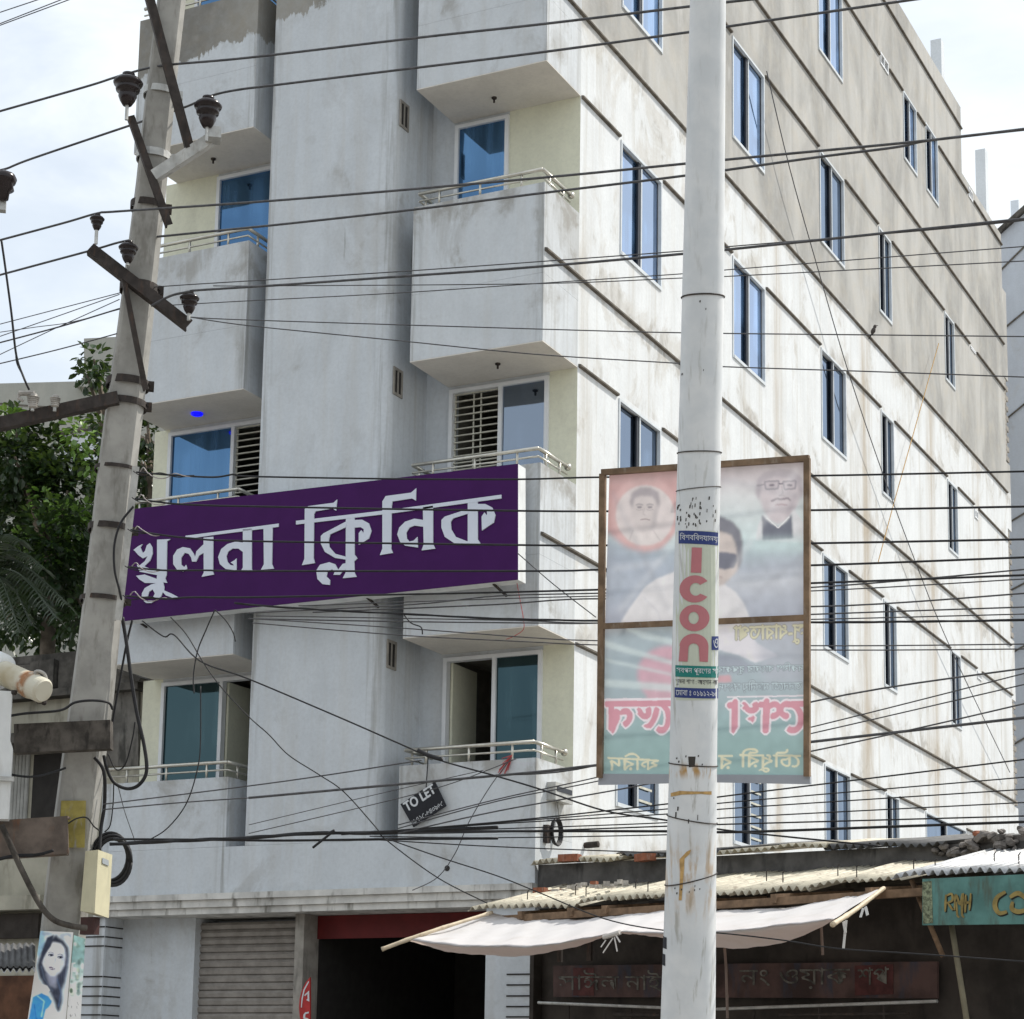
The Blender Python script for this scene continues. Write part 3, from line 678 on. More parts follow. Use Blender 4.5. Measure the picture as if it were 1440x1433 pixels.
LB = [
 [(68,305),(640,238),(1285,150),(1285,172),(640,260),(68,327)],
 [(120,235),(140,218),(290,198),(312,178),(305,245),(285,232),(185,248),(175,265),(172,525),(180,555),(103,568),(118,530)],
 [(366,308),(230,380),(215,395),(215,440),(240,490),(300,525),(366,535),(366,518),(300,500),(266,460),(262,420),(270,385),(366,342)],
 [(364,280),(415,275),(415,505),(432,527),(413,545),(415,612),(427,637),(345,645),(362,612)],
 [(413,300),(460,298),(500,320),(515,365),(500,410),(440,447),(440,378),(455,360),(468,378),(470,355),(450,342),(413,346)],
 [(364,556),(345,560),(318,595),(300,562),(265,550),(210,565),(188,600),(195,650),(225,680),(268,685),(270,655),(248,635),(255,608),(280,592),(300,603),(290,625),(328,625),(345,602),(364,592)],
 [(580,190),(600,158),(750,138),(780,112),(778,185),(755,172),(640,190),(635,215),(632,470),(642,495),(565,508),(580,470)],
 [(820,225),(880,215),(880,440),(893,470),(812,480),(825,445)],
 [(824,300),(770,292),(715,310),(680,345),(668,385),(685,430),(715,452),(790,463),(788,400),(765,422),(740,428),(725,410),(722,375),(740,345),(770,333),(824,340)],
 [(1088,235),(950,280),(930,300),(930,345),(950,400),(1010,440),(1088,446),(1088,428),(1015,400),(988,355),(985,310),(1000,290),(1088,262)],
 [(1086,180),(1145,172),(1145,415),(1165,445),(1070,445),(1086,425)],
 [(1143,205),(1190,205),(1230,225),(1250,270),(1240,315),(1170,362),(1168,280),(1185,255),(1200,275),(1200,250),(1180,240),(1143,240)]]
k = 0
for polys, cv in ((LA, zA), (LB, zB)):
    q = MB()
    for poly in polys:
        k += 1; q.slab([onY(*cv(*p), YS-.012-.0006*(k % 7)) for p in poly], V((0, .0115, 0)))
    q.build('lettering', M['letter'], sign)

# ================================================================== TO LET BOARD
tl = [onY(x, y, -.06) for x, y in ((563, 1131), (611, 1099), (627, 1133), (581, 1163))]
tol = thing('to_let_sign', (tl[0]+tl[2])/2, 'small tilted black TO LET board hung on the lowest right balcony front', 'sign')
MB().slab(tl, V((0,.02,0))).build('board', M['black_board'], tol)
lf = lambda x, y: onY(x, y, -.0625)
q = MB(); [text_on(q, 'TO LET', ((566+dx,1130+dy),(607+dx,1102.5+dy),(613+dx,1114+dy),(572+dx,1142+dy)), lambda x, y, e=e: onY(x, y, -.0625-.0004*e)) for e, (dx, dy) in enumerate(((0,0),(.9,.2),(.3,-.8),(1.0,-.6)))]; text_on(q, '০১৭১৫-৬৪০৯৬৫', ((577,1155),(622,1126),(624.5,1132),(579,1161)), lf)
q.build('lettering', M['chalk'], tol)
q = MB(); p = onY(602, 1066, -.01); q.tube([p, tl[1].lerp(tl[0], .25)+V((0,.005,0))], .006, 5); q.build('string', M['wire'], tol)

# ================================================================== LEFT CONCRETE POLE AND ITS IRONWORK
DP = 14.5
lp = thing('concrete_utility_pole', atD(62, 1690, DP), 'weathered leaning concrete utility pole with iron crossarms and posters', 'utility pole')
axis = [(254, -120, 39), (241, 0, 40), (229, 100, 41), (222, 167, 42), (213.5, 251, 43), (204, 335, 45), (197.5, 391, 46.5), (189, 464, 49), (182, 520, 51), (175, 575, 53), (164.5, 660, 54), (154, 760, 55), (143, 860, 56), (130.5, 971, 60), (117.5, 1066, 61), (101, 1198, 63), (88.5, 1312, 64), (75, 1433, 67), (60, 1560, 70)]
rows = []
TOW = (CAM-atD(150, 700, DP)); TOW.z = 0; TOW.normalize(); SIDE = V((-TOW.y, TOW.x, 0)); SIDE = SIDE if SIDE.dot(RT) > 0 else -SIDE
for x, y, w in axis:
    c = atD(x, y, DP); h = w/FPX*DP/2
    # chamfered section turned so that one flat faces the street and the cut corner faces right
    prof = [(-1, -.62), (-.86, .92), (-.72, 1.0), (.55, 1.0), (.68, .95), (1.0, .35), (1.0, -.62), (.8, -.9), (-.8, -.9)]
    rows.append([c + SIDE*(a*h) + TOW*(b*h) for a, b in prof])
mbp = MB()
for r in rows: mbp.v += [tuple(p) for p in r]
n = 9
for i in range(len(rows)-1):
    for j in range(n): mbp.f.append((i*n+j, i*n+(j+1) % n, (i+1)*n+(j+1) % n, (i+1)*n+j))
mbp.f.append(tuple(range(n))); mbp.f.append(tuple((len(rows)-1)*n+j for j in range(n)))
mbp.build('shaft', M['pole_concrete'], lp)
def pole_at(y):
    for (x0, y0, w0), (x1, y1, w1) in zip(axis, axis[1:]):
        if y0 <= y <= y1: t = (y-y0)/(y1-y0); return x0+(x1-x0)*t, w0+(w1-w0)*t
def clamp(y, mat='iron', hgt=.05, tilt=6):
    x, w = pole_at(y); c = atD(x, y, DP); h = w/FPX*DP/2; ring = MB(); loop = []
    for a in range(25):
        t = 2*math.pi*a/24; sx, sy = math.cos(t), math.sin(t); k = 1.06/max(abs(sx), abs(sy))*.5+.55
        loop.append(c + SIDE*(sx*h*min(k, 1.12)) + TOW*(sy*h*min(k, 1.12)) + V((0, 0, -tilt/1000*sx)))
    up = V((0,0,hgt/2)); rows_ = [[p-up for p in loop], [p+up for p in loop]]
    out = [[c+(p-c)*1.07 for p in r] for r in rows_]
    ring.grid([rows_[0], out[0], out[1], rows_[1]]); e = c+SIDE*h*1.15
    ring.obox(e, SIDE*.035, TOW*.03, V((0,0,hgt*.6))); ring.tube([e-TOW*.06, e+TOW*.06], .009, 6)
    ring.build('clamp', M[mat], lp)
for y, m_, hg in ((133, 'galv', .045), (222, 'galv', .05), (292, 'iron', .045), (407, 'iron', .05), (541, 'iron', .05), (570, 'iron', .045), (662, 'iron', .022), (745, 'iron', .04), (845, 'iron', .03)): clamp(y, m_, hg)
NEAR = .19                                                          # ironwork sits on the street face of the pole
def iron(name, pts, w, h, mat='iron', dn=NEAR, D2=None):
    """angle iron between two photo points, on the street side of the pole"""
    a = atD(*pts[0], DP-dn); b = atD(*pts[1], (DP-dn) if D2 is None else D2)
    d = (b-a).normalized(); nrm = d.cross(TOW).normalized(); q = MB()
    q.bar(a, b, .012, h, nrm); off = nrm*(h/2-.006)-TOW*(w/2+.006)
    q.bar(a+off, b+off, w, .012, nrm)
    return q.build(name, M[mat], lp)
iron('crossarm', ((205, -25), (267, 207)), .05, .06)
iron('crossarm', ((216, 246), (308, 186)), .07, .075, 'galv')
MBx = MB().obox(atD(300, 190, DP-.22), SIDE*.05, TOW*.06, V((0,0,.04))); MBx.build('end_bracket', M['galv'], lp)
iron('brace', ((184, 163), (238, 316)), .05, .05)
iron('crossarm', ((127, 348), (266, 456)), .07, .075)
iron('brace', ((173, 385), (205, 548)), .035, .035)
iron('brace', ((173, 385), (180, 420)), .03, .03)
iron('crossarm', ((-40, 603), (166, 558)), .07, .085)
iron('bracket_rail', ((191, 656), (166, 872)), .06, .05, 'galv', .22)
def insulator(px, py, s, nsheds, mat='porcelain', pin=None, D=None, part='insulator'):
    """pin insulator: sheds stacked on a steel pin; px,py is the middle of its top"""
    D = D or DP-.25; top = atD(px, py, D); u = D/FPX; prof = []; H = s*1.15*u; r = s*.5*u
    if nsheds == 3:
        prof = [(.28*r, 0), (.42*r, -.02*H), (.42*r, -.1*H), (.3*r, -.14*H), (.8*r, -.2*H), (1.0*r, -.30*H), (.95*r, -.36*H), (.72*r, -.38*H), (.82*r, -.5*H), (.78*r, -.56*H), (.55*r, -.58*H), (.62*r, -.72*H), (.5*r, -.86*H), (.3*r, -1.0*H), (.1*r, -1.0*H)]
    else:
        prof = [(.5*r, 0), (.7*r, -.06*H), (.6*r, -.16*H)]
        for k in range(nsheds): z = -.2-.8*k/nsheds; prof += [(.72*r, z*H), (1.0*r*(1-.06*k), (z-.3/nsheds)*H), (.98*r*(1-.06*k), (z-.42/nsheds)*H), (.66*r, (z-.5/nsheds)*H)]
        prof += [(.5*r, -1.0*H), (.1*r, -1.02*H)]
    o = MB().lathe(top, (0,0,1), prof, 24).build(part, M[mat], lp, smooth=True)
    pin = pin or H*.45
    MB().tube([top+V((0,0,-.95*H)), top+V((0,0,-H-pin))], .012, 8).build('pin', M['galv'], o)
insulator(181, 103, 42, 3); insulator(293, 136, 40, 3); insulator(137, 301, 21, 3, pin=.10); insulator(181, 339, 28, 3, pin=.02); insulator(267, 410, 28, 3, pin=.05)
insulator(78, 556, 15, 5, 'porcelain_white', pin=.03); insulator(47, 554, 18, 6, 'porcelain_white', pin=.02)
q = MB(); a = atD(27, 553, DP-.26); b_ = atD(48, 553, DP-.26); q.tube([a, b_], .02, 8); q.tube([atD(27,553,DP-.26), atD(26,560,DP-.26), atD(33,564,DP-.26)], .012, 6); q.build('dropout_arm', M['porcelain_white'], lp)
# insulator on the far end of another crossarm, just inside the frame at the left
oi = thing('pin_insulator', atD(8, 290, DP-.2), 'dark brown ribbed insulator on a white bracket at the left edge of the sky', 'insulator')
top = atD(6, 240, DP-.2); u = DP/FPX; MB().lathe(top, (0,0,1), [(.15*20*u,0),(.75*20*u,-6*u),(20*u*.9,-12*u),(18*u*.9,-18*u),(13*u,-20*u),(15*u,-28*u),(9*u,-32*u),(8*u,-42*u),(2*u,-44*u)], 20).build('body', M['porcelain'], oi, smooth=True)
MB().tube([atD(3,274,DP-.2), atD(2,290,DP-.2)], .012, 8).build('pin', M['galv'], oi); MB().obox(atD(-2, 290, DP-.2), SIDE*.05, TOW*.03, V((0,0,.035))).build('bracket', M['galv'], oi)
# grimy plank strapped across the pole, and the rusty channel lower down
M['soot'] = simple('sooty_timber', (.085, .075, .065), .95, 0, .5, 9, dirt=((.02,.018,.016), .8), bumpy=.4)
a, b_ = atD(22, 1040, DP-.30), atD(157, 1034, DP-.30); MB().bar(a, b_, .10, .20).build('plank', M['soot'], lp)
a, b_ = atD(-30, 1182, DP-.35), atD(96, 1174, DP-.35); q = MB(); d = (b_-a).normalized(); q.bar(a, b_, .015, .26); q.bar(a+V((0,0,.125))-TOW*.05, b_+V((0,0,.125))-TOW*.05, .1, .012); q.bar(a-V((0,0,.125))-TOW*.05, b_-V((0,0,.125))-TOW*.05, .1, .012)
q.build('channel', simple('rusty_channel', (.15,.12,.10), .85, .1, .4, 6, dirt=((.22,.09,.04), .6)), lp)
# old yellow paint band
M['yellow_old'] = simple('old_yellow_paint', (.36,.30,.09), .9, 0, .3, 9, dirt=((.33,.32,.29), 1.0))
def wrap(px0, px1, y0, y1, off=1.03):
    x, w = pole_at((y0+y1)/2); return [atD(px, py, DP-.5*w/FPX*DP-.02) for px, py in ((px0, y0), (px1, y0), (px1-2, y1), (px0-3, y1))]
MB().slab(wrap(86, 121, 1126, 1192), TOW*.004).build('paint_band', M['yellow_old'], lp)
# poster with a printed woman's portrait
lift = lambda x, y, k=0: atD(x, y, DP-.5*68/FPX*DP-.03-.002*k)
PC = {'hair': flat('poster_black', (.02,.022,.03)), 'grey': flat('poster_grey', (.34,.37,.39))}
Q = Print(30, 1300, 124, 1445, 4); Q.bands([(1300,(186,194,202)),(1330,(176,188,198)),(1400,(170,182,192)),(1445,(190,196,200))], 2, 2)
Q.poly([(50,1310),(62,1306),(64,1330),(56,1345),(52,1345)], (96,136,160), 1.5, .8); Q.ell(66, 1313, 8, 3, (110,122,134), 1, .7); Q.ell(92, 1316, 9, 5, (130,138,148), 1, .8); Q.ell(94, 1318, 4, 2, (200,206,210), .7)
Q.poly([(58,1340),(64,1326),(72,1319),(80,1313),(82,1318),(90,1322),(97,1334),(97,1350),(95,1366),(92,1380),(87,1392),(88,1408),(84,1422),(80,1424),(76,1408),(70,1395),(61,1384),(55,1374),(52,1360),(54,1348)], (42,45,56), 1.6)
for k_ in range(14): Q.line([(60+k_*2.6,1330+abs(k_-6)*2),(57+k_*2.7,1358+k_),(62+k_*2.0,1392+k_*1.5)], .7, (86,94,112), .5, .5)
Q.poly([(64,1368),(80,1372),(79,1390),(69,1386)], (118,122,138), 1.5)
Q.poly([(68,1332),(75,1325),(85,1327),(91,1334),(91,1346),(89,1357),(84,1366),(77,1372),(71,1372),(65,1365),(60,1354),(62,1342)], (190,194,203), 1.4)
Q.ell(73, 1331, 7, 4, (206,209,215), 2, .8); Q.ell(66, 1356, 3.5, 4, (208,210,216), 1.5, .7); Q.ell(82, 1358, 3.5, 3.5, (198,200,208), 1.5, .6)
Q.poly([(86,1336),(92,1340),(90,1358),(83,1368),(77,1372),(82,1360),(85,1348)], (152,158,170), 1.5); Q.poly([(62,1344),(66,1340),(64,1360),(68,1368),(64,1364),(60,1354)], (164,170,180), 1)
for x, y in ((71.5, 1343), (84.5, 1346)):
    Q.line([(x-4,y-3.2),(x,y-4.4),(x+4,y-2.6)], 1.0, (66,68,80), .3); Q.ell(x, y-.4, 4.4, 2.2, (120,124,138), .6); Q.ell(x, y, 3.8, 1.8, (60,63,76), .4); Q.ell(x, y+.2, 1.4, 1.3, (24,26,36), .2); Q.ell(x-1.8, y+.3, .6, .5, (205,208,214), .2)
Q.line([(78,1347),(77,1354),(74.5,1355.5),(78.5,1357)], .9, (132,138,152), .4); Q.poly([(68,1359.5),(72,1359),(76,1361.5),(78.5,1362.5),(74,1364.2),(70,1363)], (84,72,90), .4); Q.line([(69,1361.4),(76,1362.3)], .6, (215,216,222), .2)
Q.poly([(66,1318),(76,1314),(72,1330),(64,1342),(58,1354),(58,1340)], (46,50,62), .8); Q.line([(90,1330),(95,1350),(91,1376)], 1.0, (84,92,110), .6); Q.line([(58,1358),(62,1376),(74,1394)], .9, (78,90,110), .6); Q.line([(80,1376),(86,1396),(82,1416)], 1.2, (72,90,118), .8)
Q.poly([(49,1388),(56,1383),(66,1386),(70,1392),(64,1400),(50,1398)], (206,208,212), .7); Q.poly([(46,1402),(58,1396),(68,1401),(73,1408),(70,1416),(64,1420),(60,1444),(38,1444)], (56,118,172), .7)
Q.line([(52,1400),(62,1408),(58,1430)], 1.5, (130,176,208), .6); Q.line([(48,1412),(52,1440)], 1.2, (36,86,140), .6); Q.poly([(72,1412),(80,1424),(90,1436),(88,1445),(58,1445),(64,1424)], (204,208,212), .8)
Q.line([(101.5,1314),(91.5,1442)], 1.2, (222,224,222), .3); Q.grain(.16)
Q.sheet('poster', ((57,1309),(103,1311),(92,1440),(38,1440)), lift, M['paper_print'], lp, 1/.40, .5)
Q = Print(85, 1310, 124, 1445, 4); Q.bands([(1310,(122,152,150)),(1345,(112,140,140)),(1375,(150,164,160)),(1445,(190,192,190))], 3, 5)
rg_ = random.Random(12)
for _ in range(46): Q.ell(rg_.uniform(96,122), rg_.uniform(1325,1405), rg_.uniform(1,4), rg_.uniform(1,5), rg_.choice([(70,92,92),(190,200,196),(92,112,104),(150,158,140),(60,74,70)]), .8, .7)
Q.line([(98,1356),(106,1354)], 1.6, (186,196,190), .3); Q.line([(102,1355),(100,1376)], 1.6, (186,196,190), .3); Q.ell(101, 1392, 6, 8, (168,176,164), .8, .8); Q.ell(100, 1393, 2.5, 3.5, (70,84,72), .6)
Q.poly([(86,1402),(96,1400),(113,1405),(116,1412),(112,1418),(113,1445),(84,1445)], (196,196,196), .5); Q.grain(.22, 7)
for _ in range(9): Q.line([(x_ := rg_.uniform(92,112), y_ := rg_.uniform(1404,1432)), (x_+rg_.uniform(-2,3), y_+rg_.uniform(1,5))], .7, (90,90,92), .2)
Q.sheet('poster', ((104,1315),(120,1320),(113,1440),(93,1440)), lambda x, y: atD(x, y, DP-.5*68/FPX*DP-.012), M['paper_print'], lp, 1/.40, .5)

# meter box and cable coil beside the pole
bx = thing('meter_box', atD(135, 1290, DP-.3), 'cream metal meter box strapped to the side of the concrete pole', 'meter box')
bt = [atD(x, y, DP-.42) for x, y in ((120,1197),(137,1195),(132,1284),(113,1281))]; 
f = MB(); A = [atD(120,1197,DP-.30), atD(138,1195,DP-.44), atD(158,1202,DP-.22), atD(140,1203,DP-.1)]; B = [atD(113,1281,DP-.30), atD(133,1284,DP-.44), atD(153,1291,DP-.22), atD(135,1288,DP-.1)]
f.add(A+B, [(0,1,2,3),(7,6,5,4),(0,4,5,1),(1,5,6,2),(2,6,7,3),(3,7,4,0)]); M['cream_box'] = simple('cream_box_paint', (.62,.58,.40), .5, 0, .08, 6, dirt=((.35,.33,.24), .4), bumpy=0)
f.build('case', M['cream_box'], bx)
MB().slab([atD(x, y, d) for x, y, d in ((144,1206,DP-.375),(153,1210,DP-.275),(153,1218,DP-.275),(144,1214,DP-.375))], TOW*.004).build('label_plate', PC['grey'], bx)
q = MB(); q.box(-.06,.06,-.03,.03,-.12,0); o = q.build('fuse_carrier', simple('dark_red_bakelite', (.06,.025,.022), .5), bx); o.matrix_parent_inverse = Matrix.Identity(4); o.location = atD(127,1290,DP-.2)-bx.location
co = thing('cable_coil', atD(160, 1205, DP-.05), 'coil of black cable hanging behind the cream meter box', 'cable coil')
q = MB()
for k in range(7):
    rr = .15+.012*math.sin(k*2.1); cc = atD(154+k*.9, 1205+k*1.2, DP-.02-.012*k)
    q.tube([cc + SIDE*(rr*.82*math.cos(t)) + V((0,0,1))*(rr*1.1*math.sin(t)) for t in [i*2*math.pi/28 for i in range(29)]], .011, 6)
q.build('cable', M['wire'], co, smooth=True)

# ================================================================== WHITE STEEL POLE
DW = 10.0
wp = thing('white_steel_pole', atD(966, 1900, DW), 'tall tapering white tubular steel pole with rust marks and a pasted advert', 'pole')
AX = [(1002, -520, 43), (996.6, -60, 50), (995.6, 0, 50.2), (988.8, 400, 58.5), (985.5, 560, 59.5), (979.7, 780, 62.6), (974.3, 1100, 67.4), (967.5, 1433, 77), (959, 1990, 84)]
def wp_at(y):
    for (x0, y0, w0), (x1, y1, w1) in zip(AX, AX[1:]):
        if y0 <= y <= y1: t = (y-y0)/(y1-y0); return x0+(x1-x0)*t, w0+(w1-w0)*t
m, nt, b = newmat('white_pole_paint'); p = pos(nt); X, Y, Z = xyz(nt, p)
vn = noise(nt, vscale(nt, p, (30, 30, 2.2)), 1, 5, .6); bn = noise(nt, p, 6, 5, .6)
c = mix(nt, ss(nt, bn, .35, .7), (.60, .625, .64), (.69, .705, .71))
c = mix(nt, mth(nt, 'MULTIPLY', ss(nt, vn, .55, .7), ss(nt, Z, 6.5, 3.0, .15, .65)), c, (.30, .29, .25))
rustz = mth(nt, 'ADD', ss(nt, mth(nt, 'ABSOLUTE', mth(nt, 'SUBTRACT', Z, 3.17)), .0, .05, 1, 0), ss(nt, mth(nt, 'ABSOLUTE', mth(nt, 'SUBTRACT', Z, 2.66)), .0, .26, .7, 0))
c = mix(nt, mth(nt, 'MULTIPLY', mth(nt, 'MULTIPLY', rustz, ss(nt, vn, .44, .56)), ss(nt, bn, .38, .58), clamp=True), c, (.42, .25, .09))
put(nt, b, 'Base Color', c); put(nt, b, 'Roughness', .5); b.inputs['Specular IOR Level'].default_value = .3; bump(nt, b, bn, .1, .003); M['white_pole'] = m
MB().tube([atD(x, y, DW) for x, y, w in AX], [w/2/FPX*DW for x, y, w in AX], 48).build('shaft', M['white_pole'], wp, smooth=True)
TW = (CAM-atD(975, 900, DW)); TW.normalize(); SW = TW.cross(UP); SW = (SW if SW.dot(RT) > 0 else -SW).normalized()
def on_cyl(x, y, off=.0015):
    cx, w = wp_at(y); t = max(-.995, min(.995, (x-cx)/(w/2))); rr = w/2/FPX*DW+off
    return atD(cx, y, DW) + SW*(t*rr) + TW*(math.sqrt(1-t*t)*rr)
def band(mbd, x0, x1, y0, y1, off, skew=0):
    """patch of paper bent round the pole"""
    n = 12; mbd.grid([[on_cyl(x0+(x1-x0)*i/n, y+skew*i/n, off) for i in range(n+1)] for y in (y0, (y0+y1)/2, y1)]); return mbd
def bent_poly(mbd, poly, off):
    """polygon cut into narrow strips and bent round the pole"""
    b = bmesh.new(); vs = [b.verts.new((x, -y, 0)) for x, y in poly]; b.faces.new(vs)
    for x in range(int(min(p[0] for p in poly))+2, int(max(p[0] for p in poly))+1, 4):
        bmesh.ops.bisect_plane(b, geom=b.verts[:]+b.edges[:]+b.faces[:], plane_co=(x+.01, 0, 0), plane_no=(1, 0, 0))
    bmesh.ops.triangulate(b, faces=b.faces[:]); b.verts.index_update()
    mbd.add([on_cyl(v.co.x, -v.co.y, off) for v in b.verts], [tuple(v.index for v in f.verts) for f in b.faces]); b.free(); return mbd
def ring(y, th=.004, tilt=0):
    cx, w = wp_at(y); q = MB(); r_ = w/2/FPX*DW+.003; c = atD(cx, y, DW)
    q.tube([c + SW*(r_*math.cos(t)) + TW*(r_*math.sin(t)) + V((0,0,tilt*math.cos(t))) for t in [i*2*math.pi/36 for i in range(37)]], th, 5, cap=False)
    q.build('binding_wire', M['iron'], wp)
for y, t_, tl_ in ((418, .004, 0), (637, .003, 0), (688, .002, .01), (1075, .003, -.008), (1152, .003, -.02), (1236, .003, .03)): ring(y, t_, tl_)
ad = band(MB(), 951, 1009.5, 748, 984, .001).build('advert', flat('faded_advert_paper', (.56,.60,.50)), wp, fix=False)
A_ = {'pink': flat('advert_red', (.50,.19,.21)), 'navy': flat('advert_navy', (.035,.055,.19)), 'teal': flat('advert_teal', (.02,.20,.175)), 'ink': flat('advert_ink', (.04,.04,.05)), 'white': flat('advert_white', (.62,.65,.68))}
def zP(x, y): return (900+x/4.2147, 680+y/4.2147)
def arc(cx, cy, rx, ry, a0, a1, n=12): return [(cx+rx*math.cos(R(a0+(a1-a0)*i/n)), cy-ry*math.sin(R(a0+(a1-a0)*i/n))) for i in range(n+1)]
q = MB()
bent_poly(q, [zP(*p) for p in [(308,384),(366,386),(362,534),(302,532)]], .003)
bent_poly(q, [zP(*p) for p in arc(325,628,88,80,35,325,22)+[(412,670),(412,708)][0:0]+arc(330,630,34,38,318,42,14)], .003)
bent_poly(q, [zP(*p) for p in arc(323,798,86,78,90,270,14)+arc(318,798,30,36,270,90,10)], .003); bent_poly(q, [zP(*p) for p in arc(323,798,86,78,90,-90,14)+arc(318,798,30,36,-90,90,10)], .003)
bent_poly(q, [zP(*p) for p in [(232,1052),(240,960)]+arc(320,965,83,75,178,2,16)+[(400,1056),(352,1054),(348,970)]+arc(318,975,30,28,5,175,8)+[(284,1054)]], .003)
q.build('lettering', A_['pink'], ad, fix=False)
for (x0, x1, y0, y1, m_, txt, tm, sk) in ((955, 1009, 747, 765, 'navy', 'িবশ্ববিদ্যালয়', 'white', 3), (950.5, 1009.5, 935, 951, 'teal', 'স্বপ্ন পূরণের সাথী', 'white', 2), (949.5, 1009, 966, 980, 'navy', 'মোবা : ০১৯১২-৯৫', 'white', 2), (1000, 1009.5, 895, 914, 'navy', 'ও', 'white', 0)):
    band(MB(), x0, x1, y0, y1, .0025, sk).build('strip', A_[m_], ad, fix=False)
    vs_txt = {'িবশ্ববিদ্যালয়': 'িবশ্বিবদ্যালয়', 'স্বপ্ন পূরণের সাথী': 'স্বপ্ন পূরেণর সা', 'মোবা : ০১৯১২-৯৫': 'েমাবা ঃ ০১৯১২-৯৫'}.get(txt, txt)
    for z in ('শ্ব',): vs_txt = vs_txt.replace(z, 'শব')
    vs_txt = vs_txt.replace('\u09cd', '')
    q = MB(); text_on(q, vs_txt, ((x0+2,y0+3),(x1-1,y0+3+sk),(x1-1,y1-3+sk),(x0+2,y1-3)), lambda x, y: on_cyl(x, y, .0042)); q.build('lettering', A_[tm], ad, fix=False)
q = MB(); text_on(q, 'খুলনা শাখা : আহসান আ', ((951,954),(1008,956),(1008,965),(951,963)), lambda x, y: on_cyl(x, y, .003)); q.build('lettering', A_['ink'], ad, fix=False)
q = MB(); rnd = random.Random(3)
for cx_, dense in ((955,9),(966,7),(972,8),(978,10),(985,9),(994,4),(1003,4)):
    for k in range(dense):
        y = 700+rnd.random()*42; x = cx_+rnd.uniform(-2.5,2.5); h = rnd.uniform(1.5,5); w_ = rnd.uniform(.8,1.8); q.add([on_cyl(x,y,.002),on_cyl(x+w_,y,.002),on_cyl(x+w_*.7,y+h,.002),on_cyl(x-.3,y+h,.002)], [(0,1,2,3)])
for k in range(26):
    y = rnd.choice((rnd.uniform(1060,1075), rnd.uniform(1118,1150), rnd.uniform(1240,1252), rnd.uniform(520,545), rnd.uniform(425,440))); x = rnd.uniform(945,1000); h = rnd.uniform(2,9 if 1100 < y < 1155 else 3); w_ = rnd.uniform(.8,2.0)
    q.add([on_cyl(x,y,.002),on_cyl(x+w_,y,.002),on_cyl(x+w_*.7,y+h,.002),on_cyl(x-.3,y+h,.002)], [(0,1,2,3)])
q.add([on_cyl(968,1062,.002),on_cyl(978,1062,.002),on_cyl(977,1076,.002),on_cyl(969,1077,.002)], [(0,1,2,3)])
tag(q.build('paint_flake', simple('peeled_dark_steel', (.05,.045,.04), .8), wp, fix=False), kind='stuff')
M['rust'] = simple('orange_rust', (.50,.32,.13), .9, 0, .3, 30)
q = MB(); bent_poly(q, [(956,1205),(966,1194),(972,1191),(970,1197),(963,1204),(962,1222),(959,1262),(955,1262),(957,1222)], .002); bent_poly(q, [(944,1114),(956,1110),(1000,1111),(1000,1116),(985,1114),(960,1115),(944,1119)], .002)
q.build('rust_stain', M['rust'], wp, fix=False, split=True)
q = MB(); band(q, 931, 938, 1316, 1332, .002); band(q, 931, 936, 1340, 1356, .002); q.build('torn_sticker', PC['hair'], wp, fix=False, split=True)

# ================================================================== BILLBOARD BEHIND THE WHITE POLE
cs = [atD(852, 666, 10.85), atD(1138, 643, 10.45), atD(1139, 1104, 10.45), atD(841, 1104, 10.85)]
bb = thing('billboard', (cs[2]+cs[3])/2, 'faded cloth campaign hoarding with mirrored lettering in a brown frame behind the white pole', 'billboard')
bn_ = (cs[1]-cs[0]).cross(cs[3]-cs[0]).normalized(); bn_ = bn_ if bn_.dot(TW) > 0 else -bn_
def onB(x, y, off=0.0): return onP(x, y, cs[0]+bn_*off, bn_)
BG = 1/.66
def fade(P): g_ = P.a.mean(2, keepdims=True); P.a = (P.a*.66+g_*.34)*.95
def face(P, pts, skin, hair_pts, hair, shade):
    P.poly(pts, skin, 1.2); P.poly(hair_pts, hair, 1.2)
U = Print(845, 640, 1142, 885)
U.bands([(640,(176,166,174)),(672,(190,180,184)),(700,(196,198,200)),(755,(184,203,205)),(775,(158,176,184)),(800,(160,168,182)),(820,(182,186,196)),(845,(164,170,184)),(885,(160,166,184))], 7, 3)
U.poly([(845,640),(958,640),(956,735),(930,772),(905,778),(878,770),(858,752),(845,745)], (199,148,147), 3); U.poly([(845,750),(862,762),(900,778),(955,770),(955,820),(845,860)], (156,168,186), 8, .8)
U.ell(907, 722, 49, 51, (206,160,158), 2); U.ell(907, 724, 41.5, 42, (203,190,189), 1)
U.poly([(885,760),(878,748),(890,742),(896,746),(916,746),(924,742),(936,750),(930,760),(915,766),(897,766)], (207,196,194), 2)
U.poly([(887,702),(890,692),(908,686),(922,691),(926,702),(925,720),(921,735),(914,747),(904,749),(894,741),(888,724)], (194,182,181), 2)
U.poly([(885,706),(888,693),(900,685),(915,685),(926,692),(928,706),(925,716),(922,704),(917,698),(900,697),(892,701),(889,716)], (160,150,156), 1.5); U.poly([(921,712),(925,712),(922,738),(914,748),(918,730)], (174,164,166), 2)
for x in (899, 914): U.line([(x-5,710),(x,708.6),(x+5,710)], 1.4, (140,131,138), .5); U.ell(x, 713, 3.6, 1.7, (140,130,138), .5); U.line([(x-5,716),(x,717.5),(x+5,716)], .8, (165,154,156), .4)
U.line([(906,714),(904,723),(908,724)], 1.0, (172,160,160), .5); U.line([(900,731),(906,729.5),(914,731)], 1.4, (160,138,142), .4); U.line([(890,745),(885,760)], 1, (185,172,172), .5); U.line([(918,745),(928,760)], 1, (185,172,172), .5)
K = (206,203,206)
